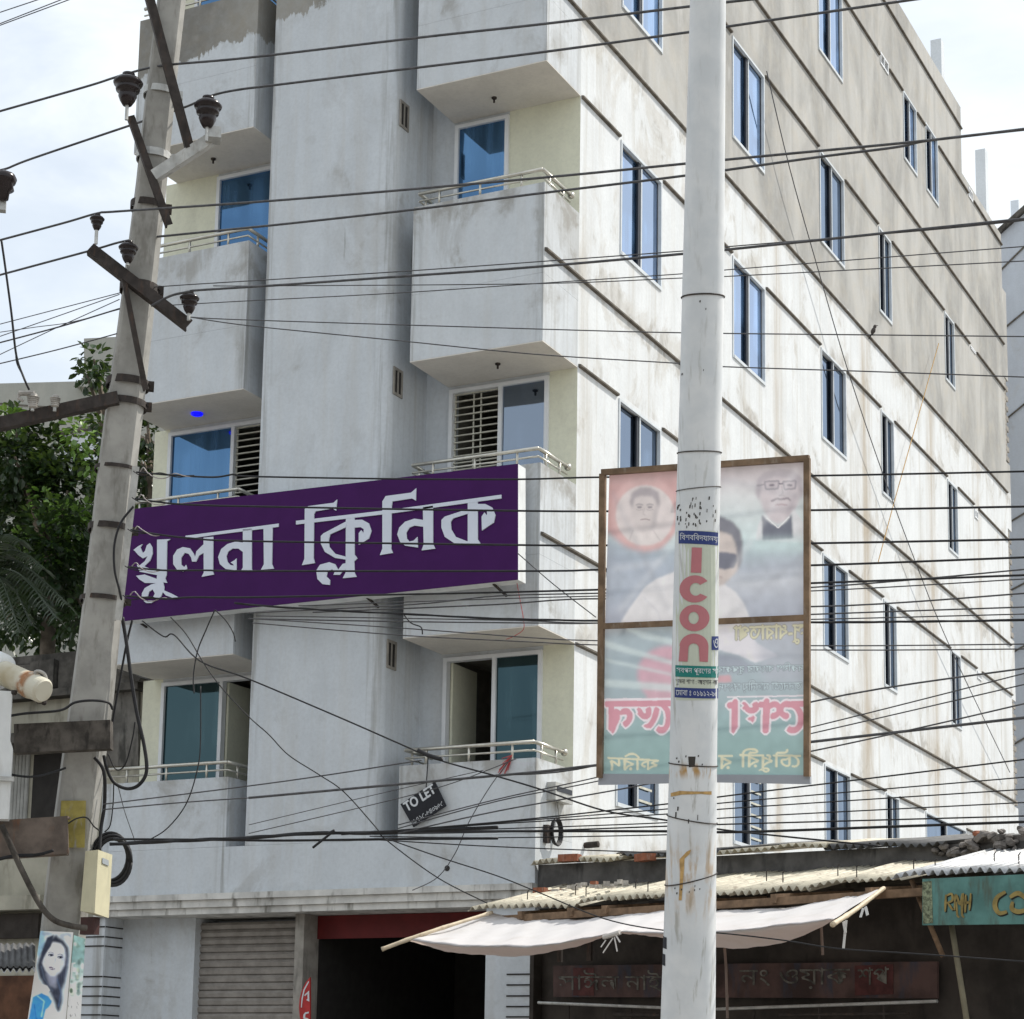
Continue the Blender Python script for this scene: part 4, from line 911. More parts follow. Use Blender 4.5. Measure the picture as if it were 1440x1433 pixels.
U.poly([(868,884),(880,862),(892,845),(906,826),(922,814),(945,805),(962,798),(1004,806),(1022,824),(1034,832),(1046,848),(1056,872),(1058,884)], K, 1.2)
U.line([(905,840),(925,860),(930,880)], 1.5, (192,190,196), 1.2); U.poly([(955,800),(985,830),(1010,812),(1010,806)], (190,186,190), 2)
U.poly([(995,735),(1018,731),(1032,740),(1041,752),(1041,788),(1036,804),(1026,814),(1018,822),(1000,826)], (193,178,172), 1.5)
U.poly([(994,722),(1014,726),(1030,733),(1041,746),(1044,762),(1043,788),(1038,800),(1036,780),(1034,764),(1028,752),(1012,747),(994,750)], (122,122,134), 1.6)
U.poly([(996,776),(1020,776),(1036,779),(1037,788),(1032,798),(1018,801),(1008,798),(998,790)], (112,114,130), 1.0); U.line([(1004,810),(1016,812)], 2, (170,148,146), 1)
U.poly([(1064,688),(1070,672),(1090,666),(1112,666),(1124,675),(1128,692),(1122,708),(1114,722),(1104,734),(1092,738),(1080,730),(1072,714)], (190,178,183), 2)
U.poly([(1062,694),(1064,674),(1074,664),(1096,658),(1116,661),(1128,672),(1130,692),(1126,702),(1122,684),(1108,672),(1088,670),(1072,678),(1068,704)], (170,160,168), 1.6)
for x, w in ((1085, 20), (1110, 18)):
    q = [(x-w/2,677),(x+w/2,676),(x+w/2-1,687),(x-w/2+2,688)]; U.poly(q, (176,164,172), .5, .6); U.line(q+[q[0]], 2.0, (128,120,134), .6, .8); U.ell(x, 682, 4, 1.6, (122,112,124), .6)
U.line([(1095,680),(1101,680)], 1.6, (120,112,124), .4); U.line([(1064,683),(1075,681)], 1.4, (128,120,132), .5)
U.line([(1099,683),(1101,694),(1095,697),(1104,697)], 1.4, (160,146,152), .6); U.line([(1084,705),(1092,701),(1099,702),(1107,700),(1112,704)], 2.6, (138,124,134), .7); U.line([(1090,710),(1098,709),(1107,710)], 1.8, (166,140,148), .6); U.poly([(1112,702),(1122,690),(1118,712),(1104,732),(1106,716)], (176,163,170), 2)
U.poly([(1062,760),(1066,738),(1074,722),(1086,736),(1092,742),(1104,736),(1116,716),(1127,730),(1136,742),(1136,764)], (198,198,202), 1)
U.poly([(1071,724),(1083,735),(1094,741),(1106,733),(1113,722),(1115,757),(1072,760)], (106,110,126), 1); U.line([(1078,728),(1094,742),(1110,726)], 1.6, (205,203,205), .4)
U.poly([(1060,758),(1138,756),(1138,775),(1055,775)], (180,204,206), 5, .8); U.poly([(845,640),(1142,640),(1142,662),(845,682)], (150,138,140), 5, .35)
for k_, (xa, ya, xb, yb) in enumerate(((860,690,940,860),(1120,660,1030,800),(1000,670,1130,700),(870,860,950,760),(1130,780,1020,870),(862,800,930,790))): U.line([(xa,ya),(xb,yb)], 5, (216,216,220) if k_ % 2 else (140,142,154), 3, .35)  # pale and dark bands paint crease shading into the print
U.grain(.07); fade(U)
U.sheet('upper_print', ((857,668),(1133,648),(1133,868),(851,880)), onB, M['cloth_print'], bb, BG)
L_ = Print(840, 862, 1142, 1098)
L_.bands([(862,(176,172,184)),(890,(172,182,192)),(940,(158,174,184)),(980,(150,170,178)),(1010,(140,172,176)),(1040,(130,166,166)),(1098,(124,162,160))], 5, 6)
L_.poly([(845,890),(950,870),(950,960),(845,985)], (146,168,178), 8, .7)
L_.ell(940, 948, 44, 40, (200,150,168), 2.5); L_.poly([(904,955),(950,955),(950,988),(912,988)], (198,152,168), 2)
for pts in ([(850,955),(950,962),(950,973),(850,965)], [(870,880),(950,900),(950,908),(905,898)], [(850,900),(950,930),(950,936),(850,910)], [(850,925),(950,948),(950,951),(850,930)]): L_.poly(pts, (186,202,204), 1.5, .75)
L_.poly([(1005,880),(1040,876),(1066,905),(1095,922),(1080,926),(1062,932),(1040,922),(1005,912)], (208,204,212), 1.2); L_.poly([(1060,880),(1134,876),(1134,960),(1075,960)], (164,168,182), 6, .7); L_.poly([(1005,918),(1036,922),(1060,936),(1050,945),(1005,945)], (146,154,170), 2.5)
L_.poly([(1008,950),(1027,949),(1029,959),(1008,960)], (200,150,160), 1)
pink, halo, cream_ = (206,128,148), (216,200,208), (200,196,160)
def bt(body, c, col, hal=None, g=1.0):
    if hal: L_.text(body, c, hal, True, g)
    L_.text(body, c, col, True, .5 if g > 1 else 0)
for b_, c in (('েশখ', ((1024,985),(1134,983),(1132,1029),(1024,1030))), ('েভল', ((852,987),(946,986),(944,1029),(852,1030)))): L_.text(b_, c, halo, True, 5.0); L_.text(b_, c, pink, True, 2.4)
L_.line([(845,984),(950,983)], 3, halo); L_.line([(1022,980),(1134,978)], 2, halo)
bt('সু-ধারাতপা', ((1032,880),(1130,876),(1130,905),(1032,908)), cream_, (150,146,140), 1.5)
bt('দকিষণ বাংলার রূপকার', ((1008,934),(1130,931),(1130,947),(1008,949)), (176,196,202), (124,136,148), 1.0); bt('জননেতা মাননীয় সংসদ', ((1010,957),(1128,955),(1128,972),(1010,974)), (176,196,202), (124,136,148), 1.0)
for b_, c in (('েচৗধুরী', ((1040,1052),(1126,1054),(1126,1086),(1040,1086))), ('র', ((1010,1062),(1030,1062),(1030,1081),(1010,1081))), ('ফিরদ', ((854,1056),(926,1062),(926,1082),(856,1083)))): L_.text(b_, c, cream_, True, .5)
L_.grain(.05, 4); fade(L_)
L_.sheet('lower_print', ((851,882),(1133,870),(1133,1090),(846,1090)), onB, M['cloth_print'], bb, BG)
# frame and hem
q = MB(); F_ = [(onB(849,667), onB(845,1094)), (onB(1136,645), onB(1136,1092)), (onB(848,665), onB(1139,645)), (onB(850,881), onB(1134,869))]
for i, (a, b_) in enumerate(F_): MB().bar(a+bn_*(.014+.001*i), b_+bn_*(.014+.001*i), .03, .036 if i != 3 else .03, bn_).build('batten', M['frame_wood'], bb)
MB().slab([onB(*p, .012) for p in ((842,1088),(1139,1090),(1139,1103),(1090,1102),(990,1100),(900,1103),(841,1104))], -bn_*.03).build('hem', flat('rolled_hem', (.37,.39,.43)), bb)
q = MB(); q.bar(onB(958,699,-.05), onB(1004,697,-.05), .03, .02); q.bar(onB(950,1097,-.05), onB(1000,1096,-.05), .03, .02); q.build('strap', M['iron'], bb, split=True)

# ================================================================== OVERHEAD WIRES
bw_ = 'black service lines on the steel bracket'; YW = onY(190, 400, 0).y; PW = atD(196, 400, DP-.2).y
def wire(label, pts, r=.0065, dy=0.0, mat='wire_grey', twist=None, dep=None, group='cables strung between the street poles', name='overhead_wire'):
    if r < .0076: r *= .74
    if group == bw_: r = .0062
    pts = list(pts)
    for a_, b_, ins in ((-2, -1, len(pts)), (1, 0, 0)):                 # carry the line on past the edge of the view
        p, q = pts[a_], pts[b_]
        if len(q) == 2 and (q[0] > 1430 or q[0] < -5) and abs(q[0]-p[0]) > 8:
            for dx_ in (30, 130, 520):
                k_ = dx_/abs(q[0]-p[0]); e_ = (q[0]+(q[0]-p[0])*k_, q[1]+(q[1]-p[1])*k_)
                pts.insert(len(pts) if ins else 0, e_)
    P = []
    for i, p in enumerate(pts):
        P.append(atD(p[0], p[1], p[2]) if len(p) > 2 else onY(p[0], p[1], PW+dy))
    P = smooth_pts(P, 7 if len(P) > 2 else 10)
    q = MB().tube(P, r, 6)
    o = q.build(name, M[mat], None, smooth=True); tag(o, label, 'cable', group)
    if twist:
        n = min(int(len(P)*twist), len(P)-1); big = twist >= .16; rg = random.Random(len(label))
        for ph in ((0, 2.2, 4.3) if big else (0, 3)):
            T = []; dist = 0; jit = 0
            for i in range(n*4):
                a, b_ = P[i//4], P[i//4+1]; p = a.lerp(b_, (i % 4)/4); dist += (b_-a).length/4; f = 1-i/(n*4); jit += rg.uniform(-.35,.35)
                w_ = r*.8 if big else (.030*f+.004)*(1+.5*math.sin(dist*9+ph))
                t = dist*(7 if big else 22)+ph+jit*.3; T.append(p + V((0, math.cos(t), math.sin(t)))*w_)
            MB().tube(T, r*(.55 if big else .55), 5).build('strand' if big else 'loose_wrap', M['wire'] if big or ph else M['tape'], o, smooth=True)
    return o
hv = 'high conductors on the brown insulators'
wire('topmost conductor passing over the highest brown insulator', [(-20,162),(117,123),(158,110),(181,103),(230,92),(350,81),(588,53),(770,33),(970,9),(1049,0),(1120,-8)], .0085, -.1, group=hv)
wire('conductor over the second highest brown insulator on the white bracket', [(-20,240),(6,238),(45,223),(190,174),(262,150),(293,136),(330,127),(400,118),(588,95),(750,75),(970,45),(1100,26),(1280,0),(1330,-7)], .0085, .2, group=hv)
wire('conductor tied to the small insulator at the end of the lower crossarm', [(-20,343),(88,314),(137,300),(170,297),(400,281),(750,251),(965,230),(1100,217),(1300,198),(1460,179)], .008, -.15, group=hv)
wire('conductor tied to the squat insulator in the middle of the lower crossarm', [(-20,392),(125,353),(181,338),(260,329),(400,315),(588,294),(750,273),(963,247),(1150,221),(1260,207),(1310,197),(1460,180)], .008, .1, group=hv)
wire('conductor leaving the insulator at the right end of the lower crossarm', [(213,430),(240,416),(267,410),(280,408),(406,400),(560,389),(750,375.5),(960,357),(1100,343),(1300,322),(1460,306)], .0085, 0, group=hv)
sw = 'thin lines crossing the facade'
wire('thin line rising just above the end insulator conductor', [(168,412),(213,404),(400,392),(560,382),(750,368.5),(960,353),(1016,347.5),(1300,324),(1460,308)], .005, .15, group=sw)
wire('nearly level thin line starting below the lower crossarm', [(300,402),(372,402),(750,399),(959,391),(1016,389),(1460,366)], .0045, .15, group=sw)
wire('thin line climbing from the crossarm to the window beside the white pole', [(225,430),(350,423),(560,412),(750,399),(960,385),(1040,378),(1460,345)], .0045, .22, group=sw)
wire('thin line with the small bird perched on it', [(268,446),(350,450),(750,462.5),(960,468),(1228,471),(1460,473.5)], .005, .05, group=sw)
wire('thin line sagging rightwards just below the bird line', [(268,446),(350,458),(560,479),(750,498),(955,511),(1016,515.6),(1240,523),(1460,531)], .005, 0, group=sw)
for lab, pts in (('short wire cutting the very top left corner of the sky', [(-20,24),(52,0),(75,-8)]), ('upper of the close pair of thin wires in the top left sky', [(-20,41),(85,0),(110,-10)]), ('lower of the close pair of thin wires in the top left sky', [(-20,43),(96,0),(120,-9)])):
    wire(lab, pts, .0055, .3, group='wires in the top left sky')
lf_ = 'slanting wires left of the concrete pole'
for lab, pts, r in (('highest of the slanting wires reaching the concrete pole from the left', [(-20,461),(168,412)], .0045), ('slanting wire just under the highest one left of the concrete pole', [(-20,480),(60,452),(168,414)], .0045), ('flattest thin wire joining the slanting wires left of the pole', [(-20,470),(50,460),(100,453),(168,435)], .004), ('thickest slanting wire left of the concrete pole', [(-20,487),(60,466),(106,453),(168,434)], .0075), ('steepest thin wire crossing the other slanting wires left of the pole', [(-20,508),(60,470),(106,449),(168,421)], .0045), ('lowest slanting wire passing the grey rooftop left of the pole', [(-20,516),(80,492),(165,469)], .006)):
    wire(lab, pts, r, .12, group=lf_)
wire('black jumper wire dropping to the white fuse insulator', [(2,338,DP),(8,380,DP),(16,440,DP),(23,500,DP),(33,530,DP),(41,548,DP)], .008, mat='wire')
wire('pale loop of the jumper beside the white fuse insulator', [(22,497,DP),(24,512,DP),(33,530,DP-.1),(40,545,DP-.1)], .006, mat='wire')
bw = 'black service lines on the steel bracket'
wire('highest black service line leaving the bracket above the purple sign', [(192,664),(240,668),(300,671),(330,667),(352,670),(560,673.5),(728,674),(850,671),(1140,669),(1460,662.5)], .0085, -.1, 'wire', .14, group=bw)
wire('second black service line from the top of the bracket', [(190,701),(240,708),(300,711),(350,712),(560,716),(750,718.6),(850,719),(1140,717.5),(1460,712)], .0085, -.1, 'wire', .10, group=bw)
wire('third black service line crossing the sign lettering', [(184,745),(225,752),(270,757),(350,761),(750,766.7),(850,767),(1140,764),(1460,758)], .0085, -.1, 'wire', .10, group=bw)
wire('fourth black service line across the foot of the sign letters', [(180,797),(230,802),(290,802),(350,803),(750,803),(850,801),(1140,795),(1460,783)], .0085, -.1, 'wire', .11, group=bw)
wire('lowest service line on the bracket along the bottom of the sign', [(177,838),(230,842),(270,840),(350,840),(560,836),(700,833),(850,829),(1142,820),(1460,808)], .007, -.1, 'wire', .11, group=bw)
ml = 'cables running under the purple sign'
wire('thick twisted black cable running under the purple sign', [(330,848),(370,852),(460,858),(560,863),(640,867),(700,870),(850,873),(1142,875),(1300,874),(1460,871.5)], .0075, -.15, 'wire', .95, group=ml)
wire('upper thin cable between sign and twisted cable, rising rightwards', [(350,862),(580,850),(700,838),(850,834),(1142,826),(1460,799)], .006, 0, group=ml)
wire('cable just under the upper thin one below the sign', [(420,852),(700,842),(850,838),(1142,831),(1460,813)], .005, .05, group=ml)
wire('straight cable crossing close above the twisted cable', [(440,861),(560,856),(700,850),(850,842),(1142,853),(1460,833)], .0065, .05, group=ml)
wire('cable hugging the underside of the twisted cable', [(350,870),(560,874),(750,876),(850,876),(1142,864),(1460,853)], .006, .08, group=ml)
wire('cable crossing the twisted cable behind the hoarding', [(360,866),(700,872),(850,876),(1142,871),(1460,863)], .005, .1, group=ml)
wire('upper of the two falling cables below the twisted cable', [(355,870),(560,883),(750,897),(842,901),(1142,908),(1460,905.5)], .005, .05, group=ml)
wire('lower of the two falling cables below the twisted cable', [(355,876),(560,893),(750,903),(842,907),(1142,914),(1460,912.5)], .005, .1, group=ml)
fr = 'rising cables at the right below the hoarding'
for i, (pts, r, d) in enumerate((([(700,1090),(840,1076),(1143,986.6),(1460,937)], .007, 'first'), ([(560,1160),(700,1123.7),(840,1093),(1143,1022),(1460,942)], .005, 'second'), ([(560,1165),(700,1126.5),(840,1098.6),(1143,1031),(1460,958)], .005, 'third'), ([(350,1122),(593,1100),(750,1086),(840,1076),(1143,1043),(1460,1007)], .008, 'thickest'), ([(560,1172),(700,1140.5),(893,1106),(1143,1056),(1300,1022),(1460,985)], .006, 'fifth'))):
    wire(d+' rising cable under the hoarding counted downward at its right edge', pts, r, .1-.05*i, group=fr)
fan = 'cables fanning out from the dark bundle'
for i, (pts, r, d) in enumerate((
    ([(500,1172),(700,1156),(934,1131),(1040,1117),(1440,1068),(1460,1065)], .006, 'steepest fan cable ending highest at the right edge'),
    ([(500,1173),(700,1157),(934,1138),(1040,1127),(1440,1093),(1460,1091)], .005, 'second highest fan cable at the right edge'),
    ([(480,1174),(700,1158.5),(934,1145),(1040,1136),(1440,1110),(1460,1108)], .005, 'third highest fan cable at the right edge'),
    ([(500,1172),(700,1165.6),(934,1157),(1040,1149),(1440,1128.5),(1460,1127)], .005, 'fan cable in the middle of the lower right set'),
    ([(480,1173),(700,1170),(934,1162),(1040,1158.6),(1440,1147.5),(1460,1146)], .006, 'fan cable just above the thick one at lower right'),
    ([(330,1179),(480,1171),(700,1169),(934,1169),(1040,1170),(1240,1163),(1460,1155)], .0078, 'thick level black fan cable reaching the right edge'),
    ([(520,1176),(700,1178),(934,1174),(1008,1171),(1240,1163),(1460,1156)], .005, 'thin fan cable running along the thick level one'),
    ([(530,1181),(700,1190.7),(934,1199.6),(1008,1204)], .005, 'falling fan cable that vanishes behind the white pole'))):
    wire(d, pts, r, .05*i-.1, 'wire', group=fan)
wire('heavy dark bundle of cables tied below the balconies', [(155,1187),(260,1182),(350,1178),(440,1172),(530,1171),(640,1166),(700,1163)], .010, -.05, 'wire', .9, group='bundles of cable on the concrete pole')
wire('second slack cable along the heavy bundle', [(160,1180),(300,1181),(400,1182),(560,1180),(700,1179)], .008, 0, 'wire', group='bundles of cable on the concrete pole')
wire('stub of cable sticking out of the bundle', [(440,1192),(455,1180),(470,1168),(462,1172)], .008, -.1, 'wire', group='bundles of cable on the concrete pole')
lf2 = 'slack cables across the lower facade'
wire('upper of two lines slanting up from the pole below the railings', [(145,1131),(400,1098.6),(593,1069)], .006, .1, group=lf2)
wire('lower of two lines slanting up from the pole below the railings', [(145,1138.5),(250,1129),(350,1122)], .006, .1, group=lf2)
wire('thin line climbing from the bundle to the red rag on the rail', [(350,1172),(551,1125),(640,1100),(726,1067)], .004, .15, group=lf2)
wire('faint thin line above the one climbing to the red rag', [(350,1160),(450,1136),(560,1110),(680,1083)], .0035, .15, group=lf2)
wire('black slack cable falling from the sign past the right balcony rail', [(200,873),(230,895),(245,893),(282,930),(350,955),(480,1010),(560,1045),(615,1068),(700,1092),(760,1110),(850,1140),(934,1153),(1010,1166),(1100,1176),(1240,1190)], .007, -.1, 'wire', group=lf2)
wire('long wavy cable dropping diagonally from the sign to the tin roof', [(240,868),(262,892),(285,930),(310,965),(350,1008),(378,1033),(406,1062),(448,1089),(484,1114),(529,1164),(543,1181),(615,1234),(685,1270)], .0055, -.05, 'wire', group=lf2)
wire('cable running from the bundle down over the tin roof and awning', [(543,1179),(620,1206),(700,1232),(760,1256),(850,1292),(932,1308),(1010,1312),(1100,1322),(1180,1334),(1300,1342),(1440,1352)], .005, -.9, 'wire', group=lf2)
wire('thick knot of tape on the cable at the right balcony rail', [(588,1055),(602,1062),(618,1067),(622,1066)], .014, -.1, 'wire', group=lf2, name='cable_joint')
wire('thin string from the red rag down to the fascia', [(720,1065),(690,1105),(660,1155),(640,1200),(615,1234),(580,1252)], .004, .2, group=lf2)
wire('cable drooping in a curve from the sign to the left balcony rail', [(302,858),(290,885),(278,915),(272,950),(273,975)], .006, -.1, 'wire', group=lf2)
wire('short cable drooping right from the sign bottom onto the pier', [(303,858),(318,873),(328,890),(331,902)], .006, -.1, 'wire', group=lf2)
wire('cable falling past the lowest left railing to the bundle', [(282,965),(282,1040),(278,1080),(262,1130),(235,1165),(208,1182)], .0055, -.1, 'wire', group=lf2)
wire('loose end hanging from the twisted cable under the sign', [(567,863),(578,876),(592,882),(594,892)], .006, -.15, 'wire', group=lf2)
wire('diagonal line from the sign corner to the hoarding', [(728,778),(780,823),(838,868)], .005, .1, group=lf2)
dr = 'cables hanging down the concrete pole'
wire('thickest black cable bundle hanging beside the concrete pole', [(172,868,DP-.1),(178,905,DP-.1),(184,950,DP-.1),(192,1000,DP-.1),(203,1050,DP-.1),(206,1085,DP-.1),(195,1104,DP-.1),(178,1109,DP-.1),(160,1100,DP-.1),(150,1080,DP-.1),(146,1062,DP-.1)], .013, mat='wire', twist=.6, group=dr)
wire('thinner black cable looping beside the thick hanging bundle', [(186,872,DP-.05),(178,905,DP-.05),(168,960,DP-.05),(160,1005,DP-.05),(157,1030,DP-.05)], .008, mat='wire', group=dr)
wire('brown cable hanging close behind the thick hanging bundle', [(190,1015,DP),(186,1040,DP),(176,1075,DP),(163,1082,DP),(152,1060,DP)], .007, mat='wire', group=dr)
wire('black cable running down the right edge of the pole to the meter box', [(133,1065,DP-.2),(146,1085,DP-.2),(147,1130,DP-.15),(142,1165,DP-.15),(140,1196,DP-.2)], .013, mat='wire', group=dr)
wire('thin cable bowing from the hanging bundle to the coil', [(160,1100,DP),(159,1130,DP),(155,1160,DP),(147,1170,DP)], .006, mat='wire', group=dr)
wire('thin grey line falling from the railing to the dark bundle', [(166,1105,DP),(175,1140,DP),(186,1172,DP),(190,1183,DP)], .004, mat='wire_grey', group=dr)
wire('black cable curling up the left side of the pole from the bracket', [(188,712,DP-.25),(170,735,DP-.28),(161,765,DP-.28),(161,800,DP-.28),(168,830,DP-.25),(172,850,DP-.2)], .008, mat='wire', group=dr)
wire('cable arching over the pole above the grimy plank', [(-20,1014,DP-.45),(30,1004,DP-.45),(84,999,DP-.42),(105,988,DP-.4),(130,985,DP-.36),(152,988,DP-.3),(158,997,DP-.2)], .009, mat='wire', group=dr)
wire('cable sagging from the left edge into the shadow below the plank', [(-20,1078,DP-.4),(20,1090,DP-.4),(50,1092,DP-.4),(75,1086,DP-.3),(92,1080,DP-.2)], .008, mat='wire', group=dr)
wire('tangle of cables along the bottom of the rusty channel', [(-20,1212,DP-.42),(20,1204,DP-.42),(52,1202,DP-.42),(75,1196,DP-.42)], .010, mat='wire', twist=.8, group=dr)
wire('green conduit bent down across the wall to the pole foot', [(2,1160,DP-.5),(12,1182,DP-.5),(30,1222,DP-.5),(55,1270,DP-.5),(75,1293,DP-.5),(100,1302,DP-.45),(122,1305,DP-.4)], .02, mat='soot', group=dr, name='conduit')
wire('cable looping over the yellow paint to the pole clamp', [(96,1158,DP-.35),(108,1151,DP-.36),(122,1150,DP-.35),(132,1162,DP-.3),(140,1168,DP-.25)], .007, mat='wire', group=dr)
aw = 'thin stays across the side wall'
P_ = lambda pts, X: [tuple(onX(x, y, X)) for x, y in pts]
def stay(label, pts, r, mat, X=.12):
    o = MB().tube(smooth_pts([onX(x, y, X) for x, y in pts], 6), r, 5).build('stay_wire', M[mat]); tag(o, label, 'cable', aw)
stay('thin dark stay falling across the side windows', [(1078,100),(1110,235),(1153,388),(1192,520),(1235,648),(1283,779),(1336,910),(1420,1086)], .008, 'wire_grey')
stay('rusty thin stay slanting the other way across the side wall', [(1320,483),(1290,590),(1258,704),(1235,790)], .008, 'rust')
o = MB().tube(smooth_pts([onY(x, y, -.2) for x, y in ((727,820),(731,842),(736,870),(736,885),(724,894),(712,899))], 6), .004, 5).build('red_thread', M['thread']); tag(o, 'thin red thread hanging from the right end of the purple sign', 'thread')
q = MB(); c0 = onY(720, 1062, .0)
for k in range(14): q.tube([c0, c0+V((random.uniform(-.14,.03), -.03+random.uniform(-.02,.02), random.uniform(-.22,-.02)))], .004, 4)
o = q.build('red_rag', M['thread']); tag(o, 'frayed pink red rag tied to the lowest right balcony rail', 'rag')

em = thing('electric_meter', onX(780, 1139, 0), 'small grey electric meter box on the sunlit wall near the lowest right balcony', 'electric meter')
a, b_ = onX(769, 1097, 0), onX(793, 1139, 0); ya, yb, za, zb = a.y, b_.y, b_.z+.05, a.z-.02
MB().box(.0, .10, ya, yb, za, zb).build('case', M['galv'], em); MB().box(.10, .106, ya+.03, yb-.03, za+(zb-za)*.5, zb-.04).build('window', M['stile'], em)
q = MB(); q.tube([(.03,(ya+yb)/2,za), (.03,(ya+yb)/2+.04,za-.18)], .012, 6); q.build('conduit', M['galv'], em)
cr = thing('wire_loop', onX(781, 1186, 0), 'loop of black cable hanging on the sunlit wall under the electric meter', 'cable')
c = onX(781, 1170, .05); q = MB()
for kk in range(3): q.tube([c+V((.012*kk, (.10+.008*kk)*math.cos(t), (.125+.006*kk)*math.sin(t))) for t in [i*2*math.pi/24 for i in range(25)]], .012, 6)
q.build('cable', M['wire'], cr, smooth=True); p = onX(766, 1173, 0); MB().box(0, .05, p.y-.04, p.y+.04, p.z-.09, p.z+.09).build('junction_box', M['iron'], cr)

# the small bird
bd = thing('bird', onY(1228, 470, PW+.05), 'small dark bird perched on a wire in front of the side wall', 'bird')
c = onY(1228, 465, PW+.05); q = MB(); d_ = (RT*.35+V((0,0,.9))).normalized()
q.lathe(c-d_*.022, d_, [(r_*.62, h_*.62) for r_, h_ in ((.004,-.005),(.016,.01),(.022,.03),(.019,.05),(.012,.062),(.015,.07),(.016,.08),(.011,.092),(.003,.098))], 14); q.lathe(c+d_*.032, RT+V((0,0,.1)), [(.003,.006),(.0012,.014),(.0004,.018)], 6)
q.build('body', simple('bird_feathers', (.07,.06,.055), .8), bd, smooth=True); MB().slab([c-d_*.018+SIDE*.004, c-d_*.018-SIDE*.004, c-d_*.055-RT*.008-SIDE*.003, c-d_*.055-RT*.008+SIDE*.003], TOW*.003).build('tail', M['wire'], bd)
q = MB(); q.tube([c-d_*.03, onY(1227.5,470.5,PW+.05)], .002, 4); q.tube([c-d_*.03+SIDE*.008, onY(1229.5,470.5,PW+.05)], .002, 4); q.build('leg', M['wire'], bd, split=True)

# ================================================================== TIN-ROOFED SHOP ON THE RIGHT
shop = thing('tin_roofed_shop', onZ(1000, 1258, 3.25)*1.0 - V((0,0,3.25)), 'low grimy shop with a corrugated tin roof beside the clinic', 'building')
ZE = 3.25
def lerp_px(tab, x):
    for (x0, y0), (x1, y1) in zip(tab, tab[1:]):
        if x <= x1: return y0+(y1-y0)*(x-x0)/(x1-x0)
    (x0, y0), (x1, y1) = tab[-2:]; return y0+(y1-y0)*(x-x0)/(x1-x0)
E0, E1 = onZ(664, 1277, ZE), onZ(1440, 1222, ZE)
EV = (E1-E0); EV.z = 0; EL = EV.length; EU = EV.normalized(); EN = V((-EU.y, EU.x, 0)); EN = EN if EN.y > 0 else -EN
def roof(a, b, z0, run, rise, mat, name='roof_sheet', amp=.018, pitch=.076, sheet=.83, z1=None, jitter=.012):
    """corrugated sheets from eave a to b, sloping up along EN; each sheet its own part"""
    d = (b-a); d.z = 0; L = d.length; u = d.normalized(); nrm = V((-u.y, u.x, 0)); nrm = nrm if nrm.y > 0 else -nrm
    n = max(1, round(L/sheet)); rr = random.Random(int(L*100))
    for s_ in range(n):
        t0, t1 = L*s_/n-.03, L*(s_+1)/n+.03; m_ = int((t1-t0)/pitch*6); rows = []; dz = rr.uniform(-jitter, jitter)+.006*(s_ % 2); dl = rr.uniform(-.04, .05)
        for rI in range(4):
            f = rI/3; row = []
            for i in range(m_+1):
                t = t0+(t1-t0)*i/m_; p = a + u*t + nrm*(run*f-dl*(1-f)); zz = a.z+(b.z-a.z)*t/L
                dent = .009*math.sin(t*5.1+f*3+s_*2)+.007*math.sin(t*11.7-f*5+s_)+(.012*math.sin(s_*7+t*2)*(1-f))
                row.append(V((p.x, p.y, zz+rise*f+amp*(1+.25*math.sin(t*3+s_))*math.sin(2*math.pi*t/pitch+.5*math.sin(t*2.3+s_))+dz+dent)))
            rows.append(row)
        MB().grid(rows, (0,0,-.004)).build(name, mat[s_ % len(mat)] if isinstance(mat, list) else mat, shop, smooth=True)
RUN, RISE = 1.75, .37
e2 = onZ(1258, 1239, ZE); e0b = E0
roof(E0, onZ(815, 1272, ZE), ZE, RUN, RISE, M['tin']); roof(onZ(812, 1266, ZE+.02), onZ(1262, 1239, ZE+.02), ZE, RUN, RISE, M['tin']); roof(onZ(1255, 1232, ZE+.02), onZ(1470, 1220, ZE+.02), ZE, RUN, RISE, M['tin_new'])
# fixing hooks on the sheets
q = MB()
for k in range(16):
    p = E0 + EU*(.25+k*.36) + EN*(.45+.25*(k % 2)); z = ZE+RISE*(.45+.25*(k % 2))/RUN; q.tube([(p.x,p.y,z-.01),(p.x,p.y,z+.07),(p.x+.015,p.y,z+.085)], .005, 5)
q.build('roof_hook', M['iron'], shop, split=True)
# wall above the lower roof, then the upper roof
A0 = E0+EN*(RUN+.02)+EU*.0; wp0, wn0 = wallplane(A0, A0+EU)
def onW(x, y): return onP(x, y, wp0, wn0)
top0, top1 = onW(756, 1212), onW(1333, 1182)
A0 = V((max(.02, top0.x), top0.y, 0))
s0 = wp0 + EU*((V((.03, 0, 0))-wp0).x/EU.x)
wl = [V((s0.x, s0.y, 3.3)), V((onW(1480,1190).x, onW(1480,1190).y, 3.3)), V((onW(1480,1180).x, onW(1480,1180).y, onW(1480,1180).z)), V((s0.x, s0.y, onW(760,1216).z))]
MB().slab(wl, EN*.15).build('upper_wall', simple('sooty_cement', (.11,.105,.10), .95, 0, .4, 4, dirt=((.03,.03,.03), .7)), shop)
ua, ub = onW(757, 1213)-EN*.12, onW(1335, 1185)-EN*.12
roof(ua, ub, 0, 2.2, .295, [M['tin'], M['tin_dark']], amp=.02, pitch=.085, sheet=1.3)
